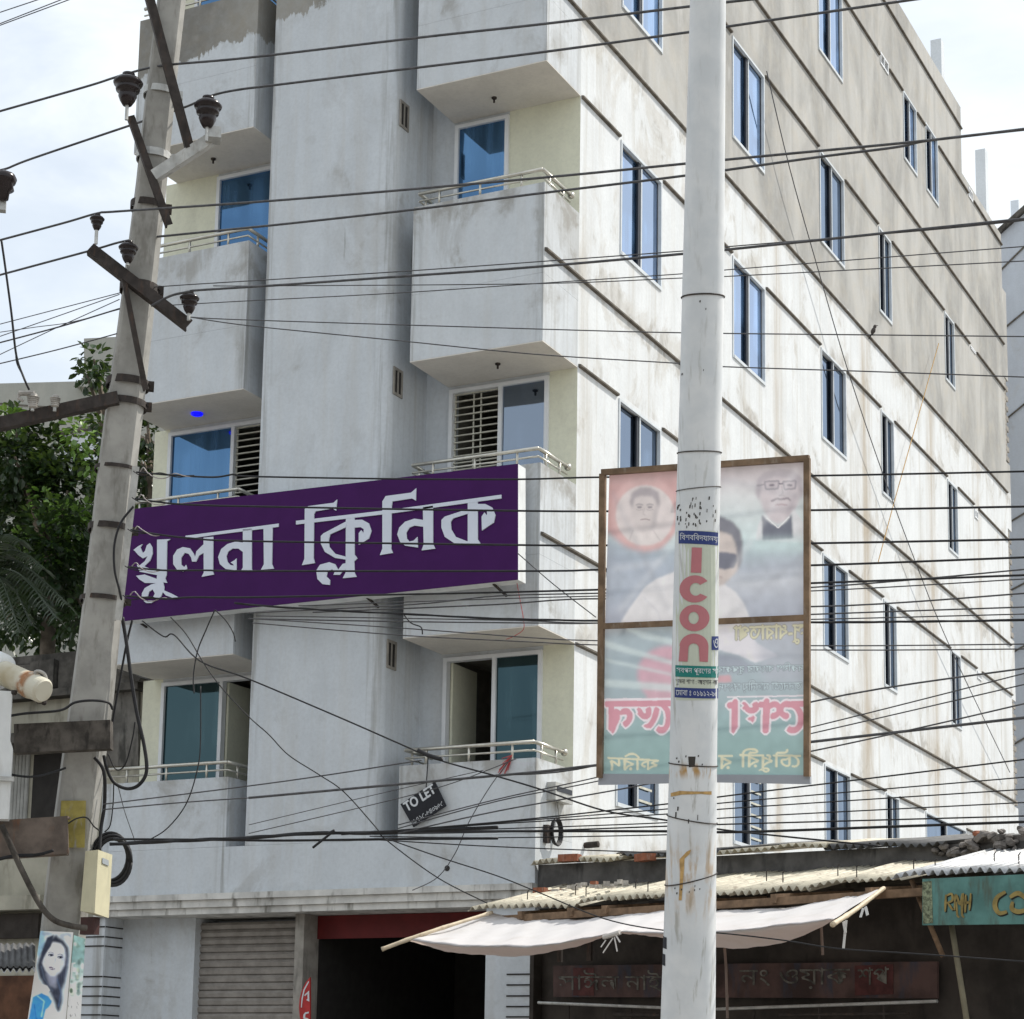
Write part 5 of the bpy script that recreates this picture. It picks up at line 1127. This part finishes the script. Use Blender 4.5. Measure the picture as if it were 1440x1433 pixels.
# raw mortar ridge at the right
M['raw_mortar'] = simple('raw_mortar', (.20,.18,.165), .95, 0, .5, 10, dirt=((.07,.06,.05), .8), bumpy=.8); rr = random.Random(5)
MB().slab([onW(1345,1200), onW(1480,1200), onW(1480,1172), onW(1372,1178), onW(1352,1188)], EN*.2).build('mortar_ridge', M['raw_mortar'], shop)
for k in range(34):
    f = rr.random(); x = 1318+f*150; top = lerp_px([(1318,1193),(1350,1184),(1368,1172),(1480,1164)], x); y = top+rr.random()**1.5*(1203-top); sz = rr.uniform(.03,.075)
    p = onW(x, y)-EN*rr.uniform(0,.05); q = MB(); a_ = V((rr.uniform(-1,1),rr.uniform(-1,1),rr.uniform(-.5,.5))).normalized(); b2 = a_.cross(V((rr.uniform(-.3,.3),rr.uniform(-.3,.3),1))).normalized(); c2 = a_.cross(b2)
    q.lathe(p-c2*sz*.5, c2, [(sz*.5,0),(sz*rr.uniform(.8,1.1),sz*.35),(sz*rr.uniform(.6,.9),sz*.8),(sz*.2,sz)], 7); q.build('mortar_lump', M['raw_mortar'] if rr.random() < .85 else M['brick'], shop)
# shop front in deep shade
def sp_(t, back, z): p = E0+EU*t+EN*back; return V((p.x, p.y, z))
fr0 = 1.15
t_e = (onP(757, 1400, sp_(0,fr0,0), EN)-sp_(0,fr0,0)).dot(EU)
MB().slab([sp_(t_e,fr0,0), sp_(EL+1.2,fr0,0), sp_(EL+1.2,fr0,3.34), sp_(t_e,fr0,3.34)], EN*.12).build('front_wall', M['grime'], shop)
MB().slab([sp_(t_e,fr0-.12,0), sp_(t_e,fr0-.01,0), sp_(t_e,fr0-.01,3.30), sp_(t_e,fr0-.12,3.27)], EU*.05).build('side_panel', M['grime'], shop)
q = MB()
for t in (.5, 1.1, 1.5, 2.4, 3.3, 4.2): q.bar(sp_(t,.1,3.17), sp_(t,fr0,3.28), .05, .07)
q.bar(sp_(.2,.15,3.15), sp_(EL+1,.15,3.15), .05, .06); q.build('rafter', M['wood'], shop, split=True)
q = MB(); q.bar(sp_(.9,.2,2.75), sp_(.9,.2,3.16), .04, .04); q.bar(sp_(1.25,.2,2.75), sp_(1.25,.2,3.16), .04, .04); q.bar(sp_(.85,.2,3.02), sp_(1.3,.2,3.02), .03, .03); q.build('hanger', M['iron'], shop)
wfp, wfn = sp_(0,fr0-.06,0), EN
def onF(x, y, off=0.0): return onP(x, y, wfp-EN*off, wfn)
q = MB(); q.tube([onF(757,1410,.1), onF(932,1417,.1)], .014, 8); q.tube([onF(1008,1419,.1), onF(1318,1408,.1)], .014, 8); q.build('rail_pipe', M['galv'], shop, split=True)
q = MB()
for x in (800, 888, 1060, 1152, 1243): q.tube([onF(x,1413,.08), onF(x,1460,.08)], .010, 6)
q.tube([onF(864,1426,.08), onF(930,1427,.08)], .02, 6); q.tube([onF(1095,1427,.08), onF(1278,1425,.08)], .012, 6); q.build('rail_post', M['iron'], shop, split=True)
# faint sign painted in the shade
fs = thing('faded_shop_sign', onF(1040, 1400, .03), 'dim faded signboard with worn Bengali letters under the awning', 'sign')
MB().slab([onF(*p, .03) for p in ((778,1358),(1318,1352),(1318,1404),(778,1402))], EN*.025).build('board', simple('faded_sign_board', (.075,.045,.04), .8, 0, .5, 3, dirt=((.03,.045,.07), .7)), fs)
MB().slab([onF(*p, .034) for p in ((806,1361),(835,1361),(835,1400),(806,1400))], EN*.003).build('red_panel', simple('worn_red_paint', (.085,.028,.026), .8, 0, .4, 8), fs)
MB().slab([onF(*p, .034) for p in ((1202,1358),(1256,1356),(1256,1398),(1202,1400))], EN*.003).build('red_panel', simple('worn_maroon_paint', (.08,.025,.024), .8, 0, .4, 8), fs)
q = MB(); text_on(q, 'সাঈল নাই', ((785,1364),(930,1364),(930,1394),(785,1394)), lambda x, y: onF(x, y, .037)); text_on(q, 'নং ওয়াক', ((1040,1362),(1195,1360),(1195,1390),(1040,1392)), lambda x, y: onF(x, y, .037)); text_on(q, 'শপ', ((1206,1361),(1250,1359),(1250,1384),(1206,1386)), lambda x, y: onF(x, y, .040))
q.build('lettering', simple('worn_white_letter', (.12,.115,.10), .8, 0, .7, 14), fs)
# teal hand painted sign at the right
ep, en_ = E0-EN*.0+EN*.10, EN
def onE(x, y, off=0.0): return onP(x, y, ep-EN*off, en_)
ts = thing('teal_shop_sign', onE(1370, 1299), 'teal hand painted signboard with gold letters hanging under the tin eave', 'sign')
MB().slab([onE(*p) for p in ((1297,1236),(1470,1228),(1470,1299),(1297,1301))], EN*.03).build('board', simple('teal_sign_paint', (.10,.22,.20), .8, 0, .3, 4, dirt=((.085,.10,.075), .85), bumpy=0), ts)
MB().slab([onE(*p, .003) for p in ((1297,1240),(1310,1239),(1312,1298),(1298,1299))], EN*.002).build('border', simple('mottled_border', (.22,.25,.16), .8, 0, .7, 40), ts)
gold, shad = simple('ochre_letter_paint', (.28,.21,.07), .7, 0, .3, 14, bumpy=0), flat('black_letter_shadow', (.015,.018,.015))
def stroke(mbd, pts, w, off):
    pts = smooth_pts([V((x, y, 0)) for x, y in pts], 5); L, R_ = [], []
    for i, p in enumerate(pts):
        t = (pts[min(i+1,len(pts)-1)]-pts[max(i-1,0)]).normalized(); n_ = V((-t.y, t.x, 0)); ww = w*(.6+.4*math.sin(math.pi*i/(len(pts)-1)))
        L.append(onE(p.x+n_.x*ww, p.y+n_.y*ww, off)); R_.append(onE(p.x-n_.x*ww, p.y-n_.y*ww, off))
    mbd.grid([L, R_])
ST = [[(1330,1258),(1329,1282)], [(1330,1260),(1338,1257),(1339,1266),(1331,1270)], [(1333,1270),(1340,1280)], [(1342,1280),(1344,1258),(1350,1272),(1354,1256),(1353,1284)], [(1358,1258),(1357,1283)], [(1365,1256),(1363,1280)], [(1357,1270),(1365,1268)]]
q, q2 = MB(), MB()
for s_ in ST: stroke(q, s_, 1.7, .006); stroke(q2, [(x+1.4, y+1.2) for x, y in s_], 1.9, .003)
for s_ in ([(1414,1254),(1402,1262),(1399,1274),(1405,1284),(1416,1282)], [(1420,1262),(1432,1256),(1445,1266)], [(1424,1268),(1423,1278),(1434,1282),(1450,1276)]): stroke(q, s_, 3.4, .0045); stroke(q2, [(x+1.6, y+2.2) for x, y in s_], 3.2, .002)
for i, dx in enumerate((1345, 1352)): stroke(q, [(dx,1268),(dx+1,1286),(dx+4,1290)], 1.5, .0065)
q2.build('letter_shadow', shad, ts); q.build('lettering', gold, ts)
# leaning posts
for (x0,y0,x1,y1,r_,m_,lab) in ((1338,1300,1368,1450,.022,'bamboo','grey bamboo post leaning under the teal signboard'), (1282,1238,1326,1345,.02,'wood','dark timber strut slanting left of the teal signboard')):
    o = MB().tube([onE(x0,y0,-.12), onE(x1,y1,-.12) if y1 < 1400 else onE(x1+24,y1+190,-.12)], r_, 8).build('prop_post', M['wood'] if m_ == 'wood' else simple('weathered_bamboo', (.19,.165,.11), .8), None, smooth=True); tag(o, lab, 'post')
for (pts, lab) in (([(1019,1333),(1021,1360),(1023,1432)], 'thin stick hanging below the right half of the awning'), ([(1155,1303),(1157,1343)], 'short stick hanging from the awning near its right end')):
    o = MB().tube([onE(x, y, .5) for x, y in pts], .012, 6).build('stick', simple('stick_wood', (.16,.12,.10), .8), None); tag(o, lab, 'stick')
# bricks and rubble lying on the roofs
def lump(name, px, py, sz, mat, label, group=None, plane=onW, rot=0.3, off=.1):
    p = plane(px, py)-EN*off; q = MB(); u = (EU*math.cos(rot)+EN*math.sin(rot)); v_ = V((-u.y,u.x,0)); q.obox(p, u*sz[0], v_*sz[1], V((0,0,sz[2])))
    me = q.build(name, M[mat]); tag(me, label, 'brick' if name == 'brick' else 'rubble', group); return me
lump('brick', 811, 1208, (.105,.05,.035), 'brick', 'red brick lying flat on the upper tin roof near the clinic corner')
lump('brick', 917, 1207, (.11,.05,.035), 'brick', 'tilted red brick on the upper tin roof beside the white pole', rot=-.25)
lump('brick', 760, 1253, (.06,.04,.03), 'brick', 'broken red brick end at the left tip of the lower tin roof', plane=lambda x, y: onZ(x, y, 3.5), off=0)
rr = random.Random(11)
for k in range(16):
    x = 772+k*7.2+rr.uniform(-3,3); y = 1252-k*.75+rr.uniform(-4,4)
    if k < 4: y += 2
    lump('rubble_lump', x, y, (rr.uniform(.018,.045), rr.uniform(.015,.03), rr.uniform(.012,.025)), rr.choice(['rubble','rubble','brick']), 'small lump of broken brick and mortar on the lower tin roof', 'rubble lying on the tin roof', plane=lambda x, y: onZ(x, y, 3.50), off=0, rot=rr.uniform(0,3))
for px, py, lab in ((822, 1189, 'dark iron stub pipe on the wall above the upper tin roof, nearer the clinic corner'), (868, 1203, 'dark iron stub pipe on the wall above the upper tin roof, nearer the white pole')):
    p = onX(px, py, .0); o = MB().lathe((-.0, p.y, p.z), (1,0,.05), [(.03,0),(.034,.02),(.034,.16),(.02,.165)], 12).build('pipe_stub', M['iron']); tag(o, lab, 'pipe', 'stub pipes in the side wall')

# ================================================================== WHITE AWNING ON BAMBOO
aw_ = thing('cloth_awning', onE(930, 1300, .5), 'sagging white tarpaulin awning slung below the tin roof eave', 'awning')
TOPL = [(690,1284),(725,1290),(757,1293),(790,1293),(833,1291),(880,1286),(933,1279),(970,1281),(1008,1280),(1060,1279),(1120,1274),(1180,1263),(1215,1256),(1240,1250)]
FOLD = [(577,1321),(612,1327),(650,1330),(695,1331),(740,1331),(790,1326),(835,1317),(862,1312),(895,1311),(933,1312),(1008,1310),(1060,1306),(1120,1299),(1172,1292)]
HEM_ = [(575,1323),(612,1334),(650,1341),(695,1344),(740,1344),(790,1336),(835,1323),(862,1313),(895,1314),(933,1320),(1008,1332),(1060,1333),(1120,1319),(1174,1294)]
rows = []; NC = 96
def res(tab, f):
    t = f*(len(tab)-1); i = min(int(t), len(tab)-2); f_ = t-i; g = lambda k: V((*tab[max(0,min(len(tab)-1,k))], 0)); a, b, c, d = g(i-1), g(i), g(i+1), g(i+2)
    return .5*((2*b)+(c-a)*f_+(2*a-5*b+4*c-d)*f_*f_+(3*b-a-3*c+d)*f_**3)
for r_ in range(19):
    row = []
    for j in range(NC+1):
        f = j/NC; t, fo, hm = res(TOPL, f), res(FOLD, f), res(HEM_, f)
        if r_ <= 13: k_ = r_/13; p = t.lerp(fo, k_**.9); off = -.05+1.05*k_
        else: k_ = (r_-13)/5; p = fo.lerp(hm, k_); off = 1.0-.35*k_
        wr = .010*math.sin(j*.41+r_*.35)+.007*math.sin(j*.83-r_*.6+1)+.006*math.sin(j*1.9+r_*.9); fold = math.exp(-((j-38-r_*.8)/2.2)**2)+math.exp(-((j-70+r_*.5)/2.0)**2)*.8+math.exp(-((j-14-r_*1.1)/1.8)**2)*.7
        q_ = onE(p.x, p.y, off + wr*1.3); q_.z += .012*fold*math.sin(math.pi*min(1, r_/13))+wr*.35; row.append(q_)
    rows.append(row)
MB().grid(rows).build('cloth', M['cloth'], aw_, smooth=True, fix=False)
for pts, lab in (([(537,1335,1.15),(600,1312,.8),(692,1283,.05)], 'bamboo pole at the left edge of the white awning'), ([(1171,1300,1.1),(1205,1278,.5),(1243,1249,-.05)], 'bamboo pole at the right edge of the white awning')):
    P = smooth_pts([onE(*p) for p in pts], 8); q = MB().tube(P, [.019+(.003 if i % 5 == 0 else 0)-.0002*i for i in range(len(P))], 10); o = q.build('bamboo_pole', M['bamboo'], None, smooth=True); tag(o, lab, 'pole')
q = MB()
def strip(x0, y0, x1, y1, off, w=.02): a, b_ = onE(x0, y0, off), onE(x1, y1, off+.03); q.bar(a, b_, .003, w, EU)
for s_ in ((1186,1296,1189,1312), (1190,1294,1186,1334), (1217,1275,1220,1287), (1214,1277,1210,1290)): strip(*s_, .95)
q.build('tie_ribbon', flat('white_ribbon', (.62,.60,.57)), aw_, split=True)
q = MB(); a, b_ = onE(849,1318,1.03), onE(872,1311,1.03); q.tube([a, b_], .02, 8)
for s_ in ((862,1319,848,1340), (864,1318,868,1338), (852,1322,845,1332), (866,1315,872,1325)): strip(*s_, 1.04, .012)
q.build('rope_knot', flat('white_rope', (.58,.54,.50)), aw_)

# ================================================================== NEIGHBOUR ON THE RIGHT EDGE
nb = thing('blue_white_building', (-3, 27, 0), 'pale bluish white plastered building behind the right corner of the clinic', 'building')
YN = 24.0; a = onY(1403, 331, YN); b_ = onY(1440, 298, YN); sl_ = (b_.z-a.z)/(b_.x-a.x)
x0, x1 = a.x-6.0, a.x+1.5; zc = a.z+sl_*1.2
MB().slab([V((x0,YN,0)), V((x1,YN,0)), V((x1,YN,zc)), V((a.x+1.2,YN,zc)), V((a.x-.6,YN,a.z-sl_*.6)), V((x0,YN,a.z-sl_*.6))], V((0,8,0))).build('wall', M['blue_white'], nb)
MB().bar(V((a.x-.6,YN-.06,a.z-sl_*.6+.02)), V((a.x+1.2,YN-.06,zc+.02)), .12, .10).build('coping', M['mouldy'], nb)
q = MB()
for y0, y1 in ((385, 345), (470, 440), (600, 570), (745, 728), (840, 828), (930, 915), (1060, 1045)):
    q.tube([onY(1402,y0,YN-.02), onY(1460,y1-18,YN-.02)], .02, 5)
q.build('groove', M['ledge'], nb, split=True)
a = onY(1428, 284, YN+2); b_ = onY(1428, 320, YN+2); MB().box(a.x-.09, a.x+.09, YN+1.9, YN+2.1, b_.z-.5, a.z).build('column_stub', M['far_white'], nb)

# ================================================================== THE OTHER SIDE OF THE STREET (unseen, added to block low sky light and feed reflections)
orr = random.Random(21)
for k, (x0, x1, h, colr, lab) in enumerate(((-30, -14, 8.5, (.22,.20,.17), 'unseen ochre block added across the street, left of the viewpoint'), (-13.4, 2, 10.0, (.20,.20,.19), 'unseen tall grey block added across the street, behind the viewpoint'), (2.6, 17, 8.0, (.24,.20,.17), 'unseen low brownish block added across the street, behind the viewpoint'), (17.6, 36, 9.0, (.18,.19,.20), 'unseen blue grey block added across the street, right of the viewpoint'))):
    t = thing('added_street_building', ((x0+x1)/2, -45, 0), lab, 'building', 'unseen buildings added across the street'); mt = simple('street_wall_%s' % 'abcd'[k], colr, .95, 0, .25, 1.2)
    MB().box(x0, x1, -52, -38, 0, h).build('wall', mt, t)
    MB().box(x0-.15, x1+.15, -38.2, -37.7, h-.002, h+.9).build('parapet', mt, t)
    n = int((x1-x0)/3)
    for f in range(int(h/3.2)):
        for i in range(n):
            cx_ = x0+(i+.5)*(x1-x0)/n; MB().box(cx_-.7, cx_+.7, -37.998, -37.96, 1.1+f*3.2, 2.6+f*3.2).build('window', M['dark'], t)

# ================================================================== LEFT: OLD BUILDING, TREES, FAR BUILDINGS
YO = 1.05
ob = thing('old_shop_house', (-7, 3, 0), 'old mouldy cream building with a dark stone parapet behind the concrete pole', 'building')
def onO(x, y, off=0.0): return onY(x, y, YO-off)
XR = onO(199, 1000).x; zp1 = onO(60, 985).z; zp0 = onO(60, 888).z; zc0 = onO(60, 1048).z
MB().box(-16, XR, YO, YO+6, 0, zp1).build('wall', M['old_cream'], ob)
MB().box(-16, XR+.06, YO-.18, YO+.3, zp1+.002, zp1+.09).build('ledge', M['mouldy'], ob)
rr = random.Random(4); x = -9.5; k = 0
while x < XR-.5:
    wdt = rr.uniform(.28, .5); MB().obox(((x+wdt/2), YO+.07+rr.uniform(-.05,.03), zp1+.095+.18+rr.uniform(-.01,.02)), V((wdt/2-.012, 0, rr.uniform(-.006,.006))), V((0,.15,0)), V((0,0,.175+rr.uniform(-.02,.01)))).build('parapet_block', M['mouldy'], ob); x += wdt
MB().box(-9.5, XR-.45, YO-.04, YO+.3, zp1+.46, zp1+.56).build('coping', M['mouldy'], ob)
# gable hood seen to the right of the pole
hp = [onO(x, y) for x, y in ((158,935),(205,957),(203,962),(198,966),(198,1078),(150,1078))]
MB().slab([p+V((0,-.05,0)) for p in hp], V((0,.045,0))).build('gable_wall', simple('mouldy_gable', (.17,.16,.145), .95, 0, .45, 3, dirt=((.03,.03,.028), .8), bumpy=.4), ob)
MB().bar(onO(154,934,.12), onO(206,958,.12), .26, .05).build('gable_coping', M['mouldy'], ob)
MB().box(-12, onO(158,1040).x, YO-.55, YO-.002, zc0-.06, zc0+.06).build('sunshade', M['mouldy'], ob)
MB().box(onO(44,1150).x, onO(92,1150).x, YO-.012, YO-.002, onO(44,1180).z, onO(44,1062).z).build('window', M['dark'], ob)
q = MB(); x0 = onO(18,1100).x; x1 = onO(42,1100).x
for i in range(5): q.lathe((x0+(x1-x0)*(i+.5)/5, YO-.02, onO(30,1160).z), (0,0,1), [((x1-x0)/10,0),((x1-x0)/10,onO(30,1062).z-onO(30,1160).z)], 8)
q.build('fluted_pilaster', simple('grey_pilaster', (.36,.36,.34), .9, 0, .2, 5), ob)
MB().box(-12, onO(75,1275).x, YO-.25, YO-.002, onO(30,1282).z, onO(30,1262).z).build('string_course', M['old_cream'], ob)
MB().box(-12, onO(60,1330).x, YO-.10, YO-.002, onO(30,1320).z, onO(30,1286).z).build('gap_shade_strip', M['grime'], ob)  # dark strip paints the shaded gap above the tin awning
MB().box(-12, onO(60,1400).x, YO-.02, YO-.002, 0, onO(30,1372).z).build('shop_interior_panel', simple('rust_brown_interior', (.12,.055,.03), .8, 0, .5, 3), ob)  # brown panel added in place of the open shop interior
# pale sign box at the left edge
pb = thing('pale_sign_box', atD(2, 1160, 14.0), 'pale blank sign box cut by the left edge below the rusty lamp', 'sign')
MB().slab([atD(x, y, 14.0) for x, y in ((-60,968),(17,972),(14,1040),(18,1052),(12,1152),(-60,1150))], -TOW*.12).build('panel', M['sheet_white'], pb)
MB().bar(atD(-40,1092,13.98), atD(20,1096,13.98), .03, .03).build('rail', M['galv'], pb)
# rusty lamp housing
rl = thing('rusty_lamp_housing', atD(30, 985, 14.1), 'white cylindrical lamp housing streaked with rust at the left edge', 'lamp')
a, b_ = atD(4, 946, 14.15), atD(62, 972, 13.9); ax = (b_-a).normalized(); L = (b_-a).length
mr, nt, b = newmat('rusty_white_paint'); n = noise(nt, pos(nt), 14, 5); n2 = noise(nt, pos(nt), 3.5, 3); dd = nd(nt, 'ShaderNodeVectorMath', {0: pos(nt), 1: tuple(ax)}, operation='DOT_PRODUCT').outputs['Value']
bandm = ss(nt, mth(nt, 'ABSOLUTE', mth(nt, 'SUBTRACT', dd, (a+ax*L*.66).dot(ax))), .015, .06, 1, 0)
put(nt, b, 'Base Color', mix(nt, mth(nt, 'MULTIPLY', bandm, ss(nt, n, .3, .55)), mix(nt, ss(nt, n2, .4, .7), (.56,.53,.43), (.38,.32,.20)), (.30,.13,.045))); put(nt, b, 'Roughness', .6); M['rusty_white'] = mr
MB().lathe(a, ax, [(.082,0),(.086,.01),(.086,L*.62),(.092,L*.63),(.092,L*.72),(.086,L*.73),(.086,L*.96),(.074,L*.985),(.072,L),(.001,L)], 28).build('barrel', mr, rl)
MB().lathe(a-ax*.12, ax, [(.12,0),(.128,.02),(.128,.10),(.09,.12)], 28).build('flange', M['sheet_white'], rl, smooth=True)
q = MB(); c = atD(52, 952, 13.95); q.tube(smooth_pts([c+RT*-.015+UP*-.04, c+RT*-.01+UP*.035, c+RT*.05+UP*.02, c+RT*.07+UP*-.06], 5), .012, 8); q.build('handle', M['porcelain_white'], rl, smooth=True)
q = MB(); 
for x, y in ((55,986),(62,988),(20,974)): q.lathe(atD(x, y-3, 13.95), (0,0,-1), [(.02,0),(.02,.02),(.012,.03)], 8)
q.build('bolt', M['iron'], rl, split=True)
# corrugated awning at the lower left
sa = thing('tin_awning', atD(10, 1360, 14.2), 'grey corrugated tin awning at the lower left corner', 'awning')
rows = []
for r_, (yy, dd_) in enumerate(((1328, 14.6), (1346, 14.3), (1360, 14.0))):
    rows.append([atD(-40+i*1.6, yy+1.6*math.sin(i*1.15)-i*.02, dd_) for i in range(57)])
MB().grid(rows, (0,0,-.004)).build('sheet', M['tin_dark'], sa, smooth=True)
MB().grid([[atD(-40+i*1.6, 1358+2.5*math.sin(i*1.15), 14.15) for i in range(57)], [atD(-40+i*1.6, 1366+3*math.sin(i*1.15)-i*.03, 14.0) for i in range(57)]], (0,0,-.004)).build('sheet', M['tin_new'], sa, smooth=True)

# trees
def leaf_shape(L, W_):
    return [(0,0,0), (L*.3,W_*.45,L*.05), (L*.68,W_*.5,L*.03), (L,0,-L*.10), (L*.68,-W_*.5,L*.03), (L*.3,-W_*.45,L*.05), (L*.5,0,-L*.03)], [(0,1,6),(1,2,6),(2,3,6),(3,4,6),(4,5,6),(5,0,6)]
def foliage(mbd, centres, n, size, rng):
    for c, rad in centres:
        for _ in range(int(n*(rad/.6)**2)):
            d = V((rng.gauss(0,1), rng.gauss(0,1), rng.gauss(0,1))).normalized(); p = c + d*rad*rng.uniform(.45, 1.05)
            L = size*rng.uniform(.6, 1.25); vs, fs_ = leaf_shape(L, L*.58)
            out = (d + V((rng.uniform(-.7,.7), rng.uniform(-.7,.7), rng.uniform(-.9,.3)))).normalized(); up = V((rng.uniform(-.5,.5), rng.uniform(-.5,.5), 1)); sd = out.cross(up).normalized(); nn = sd.cross(out)
            mbd.add([p + out*x + sd*y + nn*z for x, y, z in vs], fs_)
def tree(label, blobs, Y0, n, size, mat, base_px, seed, young=()):
    rng = random.Random(seed); cen = [(onY(x, y, Y0+rng.uniform(-1.0,1.0)), r_) for x, y, r_ in blobs]
    b0 = onY(*base_px, Y0); b0.z = 0
    t = thing('broadleaf_tree', b0, label, 'tree', 'trees behind the old building')
    tr = MB(); hub = V((b0.x, b0.y, cen[0][0].z-1.6)); tr.tube([b0, b0.lerp(hub, .5)+V((.08,.05,0)), hub], [.17,.14,.11], 8)
    for c, r_ in cen: tr.tube(smooth_pts([hub, hub.lerp(c, .5)+V((0,0,.15)), c], 3), [.06,.055,.05,.04,.03,.025,.015], 6)
    tr.build('trunk', M['bark'], t, smooth=True)
    q = MB(); foliage(q, cen, n, size, rng); tag(q.build('crown', M[mat], t, fix=False), kind='stuff')
    if young:
        q = MB(); foliage(q, [(onY(x, y, Y0-.9), r_) for x, y, r_ in young], n, size*.8, rng); tag(q.build('young_shoots', M['leaf_young_sun_tint'], t, fix=False), kind='stuff')
tree('dark broad leaved tree filling the gap left of the concrete pole', [(20,660,.55),(60,640,.6),(95,690,.6),(40,720,.65),(5,740,.6),(80,760,.6),(60,800,.6),(115,720,.5),(20,600,.35),(110,790,.5),(0,690,.5),(45,850,.5),(100,850,.5),(60,690,.55),(20,790,.55),(120,860,.5),(70,880,.5),(10,870,.5),(30,660,.5),(90,820,.5),(130,760,.45),(20,640,.4),(85,650,.4)], 6.2, 430, .15, 'leaf', (60, 1000), 3, young=((112,612,.28),(135,650,.24),(102,728,.30),(76,772,.32),(12,592,.24),(60,700,.2),(30,760,.2)))
tree('slender leafy tree rising beside the concrete pole above the grey rooftop', [(132,505,.26),(140,530,.24),(122,528,.22),(138,590,.24),(150,600,.26),(128,660,.32),(150,690,.35),(120,640,.25),(138,560,.13)], 7.2, 420, .14, 'leaf', (138, 1000), 8)
tree('dark tree showing between the concrete pole and the clinic balcony', [(205,610,.3),(203,650,.32),(207,690,.32),(198,700,.35),(206,580,.18),(195,640,.3),(200,740,.35),(205,660,.35)], 8.2, 380, .15, 'leaf', (204, 1000), 5)
# palm
pm = onY(20, 1000, 4.6); pt = thing('palm_tree', (pm.x, pm.y, 0), 'palm with long grey green fronds below the dark tree', 'tree')
crown = onY(-25, 800, 4.6); MB().tube([(pm.x-.3,pm.y,0),(crown.x,crown.y,crown.z)], [.14,.11], 10).build('trunk', M['bark'], pt, smooth=True)
rng = random.Random(9)
for k, (ex, ey) in enumerate(((70,830),(45,880),(95,850),(30,760),(62,800),(10,880),(-60,740),(28,890),(80,870))):
    e = onY(ex, ey, 4.3-.1*k); midp = crown.lerp(e, .5)+V((0,0,.28)); path = smooth_pts([crown, midp, e], 8); q = MB().tube(path, [.012]*len(path), 4)
    for i in range(2, len(path)-1):
        d = (path[i+1]-path[i]).normalized()
        for f in (0, .5):
            p = path[i].lerp(path[i+1], f)
            for sg in (-1, 1):
                sd = d.cross(V((0,0,1))).normalized()*sg; tip = p + (sd*.8+d*.7+V((0,0,-.45+rng.uniform(-.15,.15))))*.33*(1.15-i/len(path)*.6)
                w_ = d*.014; q.add([p-w_, p+w_, p.lerp(tip,.5)+w_+V((0,0,.03)), tip, p.lerp(tip,.5)-w_+V((0,0,.03))], [(0,1,2,3,4)])
    q.build('frond', M['frond'], pt, fix=False)
# far grey building and white wall behind the trees
YF = 17.0
fb = thing('grey_rooftop_building', onY(60, 1000, YF+2)-V((0,0,onY(60,1000,YF+2).z)), 'plain grey building with a stepped parapet behind the trees', 'building')
a0, a1, a2, a3, a4 = [onY(*p, YF) for p in ((-60,520),(118,536),(118,476),(165,484),(165,900))]
MB().slab([V((a0.x-3,YF,0)), V((a4.x+1.2,YF,0)), V((a4.x+1.2,YF,a3.z)), V((a2.x,YF,a2.z)), V((a1.x,YF,a1.z)), V((a0.x-3,YF,a0.z))], V((0,7,0))).build('wall', M['far_grey'], fb)
q = MB(); q.bar(onY(107,542,YF-.1), onY(165,545,YF-.1), .2, .09); q.build('coping', M['far_grey'], fb)
q = MB()
for y0, y1 in ((566, 580), (604, 615)): q.bar(onY(-20,y0,YF-.01), onY(165,y1,YF-.01), .02, .035)
q.build('groove', M['ledge'], fb, split=True)
wb = thing('white_backyard_building', (onY(120,700,11).x, 12, 0), 'bright white wall glimpsed between the tree leaves', 'building')
p0, p1, p2, p3 = [onY(*p, 11.5) for p in ((86,612),(160,608),(160,668),(86,668))]
MB().box(p0.x, p1.x, 11.5, 13, p3.z, p0.z).build('wall', M['far_white'], wb); MB().box(p0.x-.05, p1.x+.05, 11.45, 13, 0, p3.z-.002).build('base', M['far_grey'], wb); MB().box(p0.x-.06, p1.x+.06, 11.4, 13.1, p0.z+.002, p0.z+.06).build('coping', M['ledge'], wb)
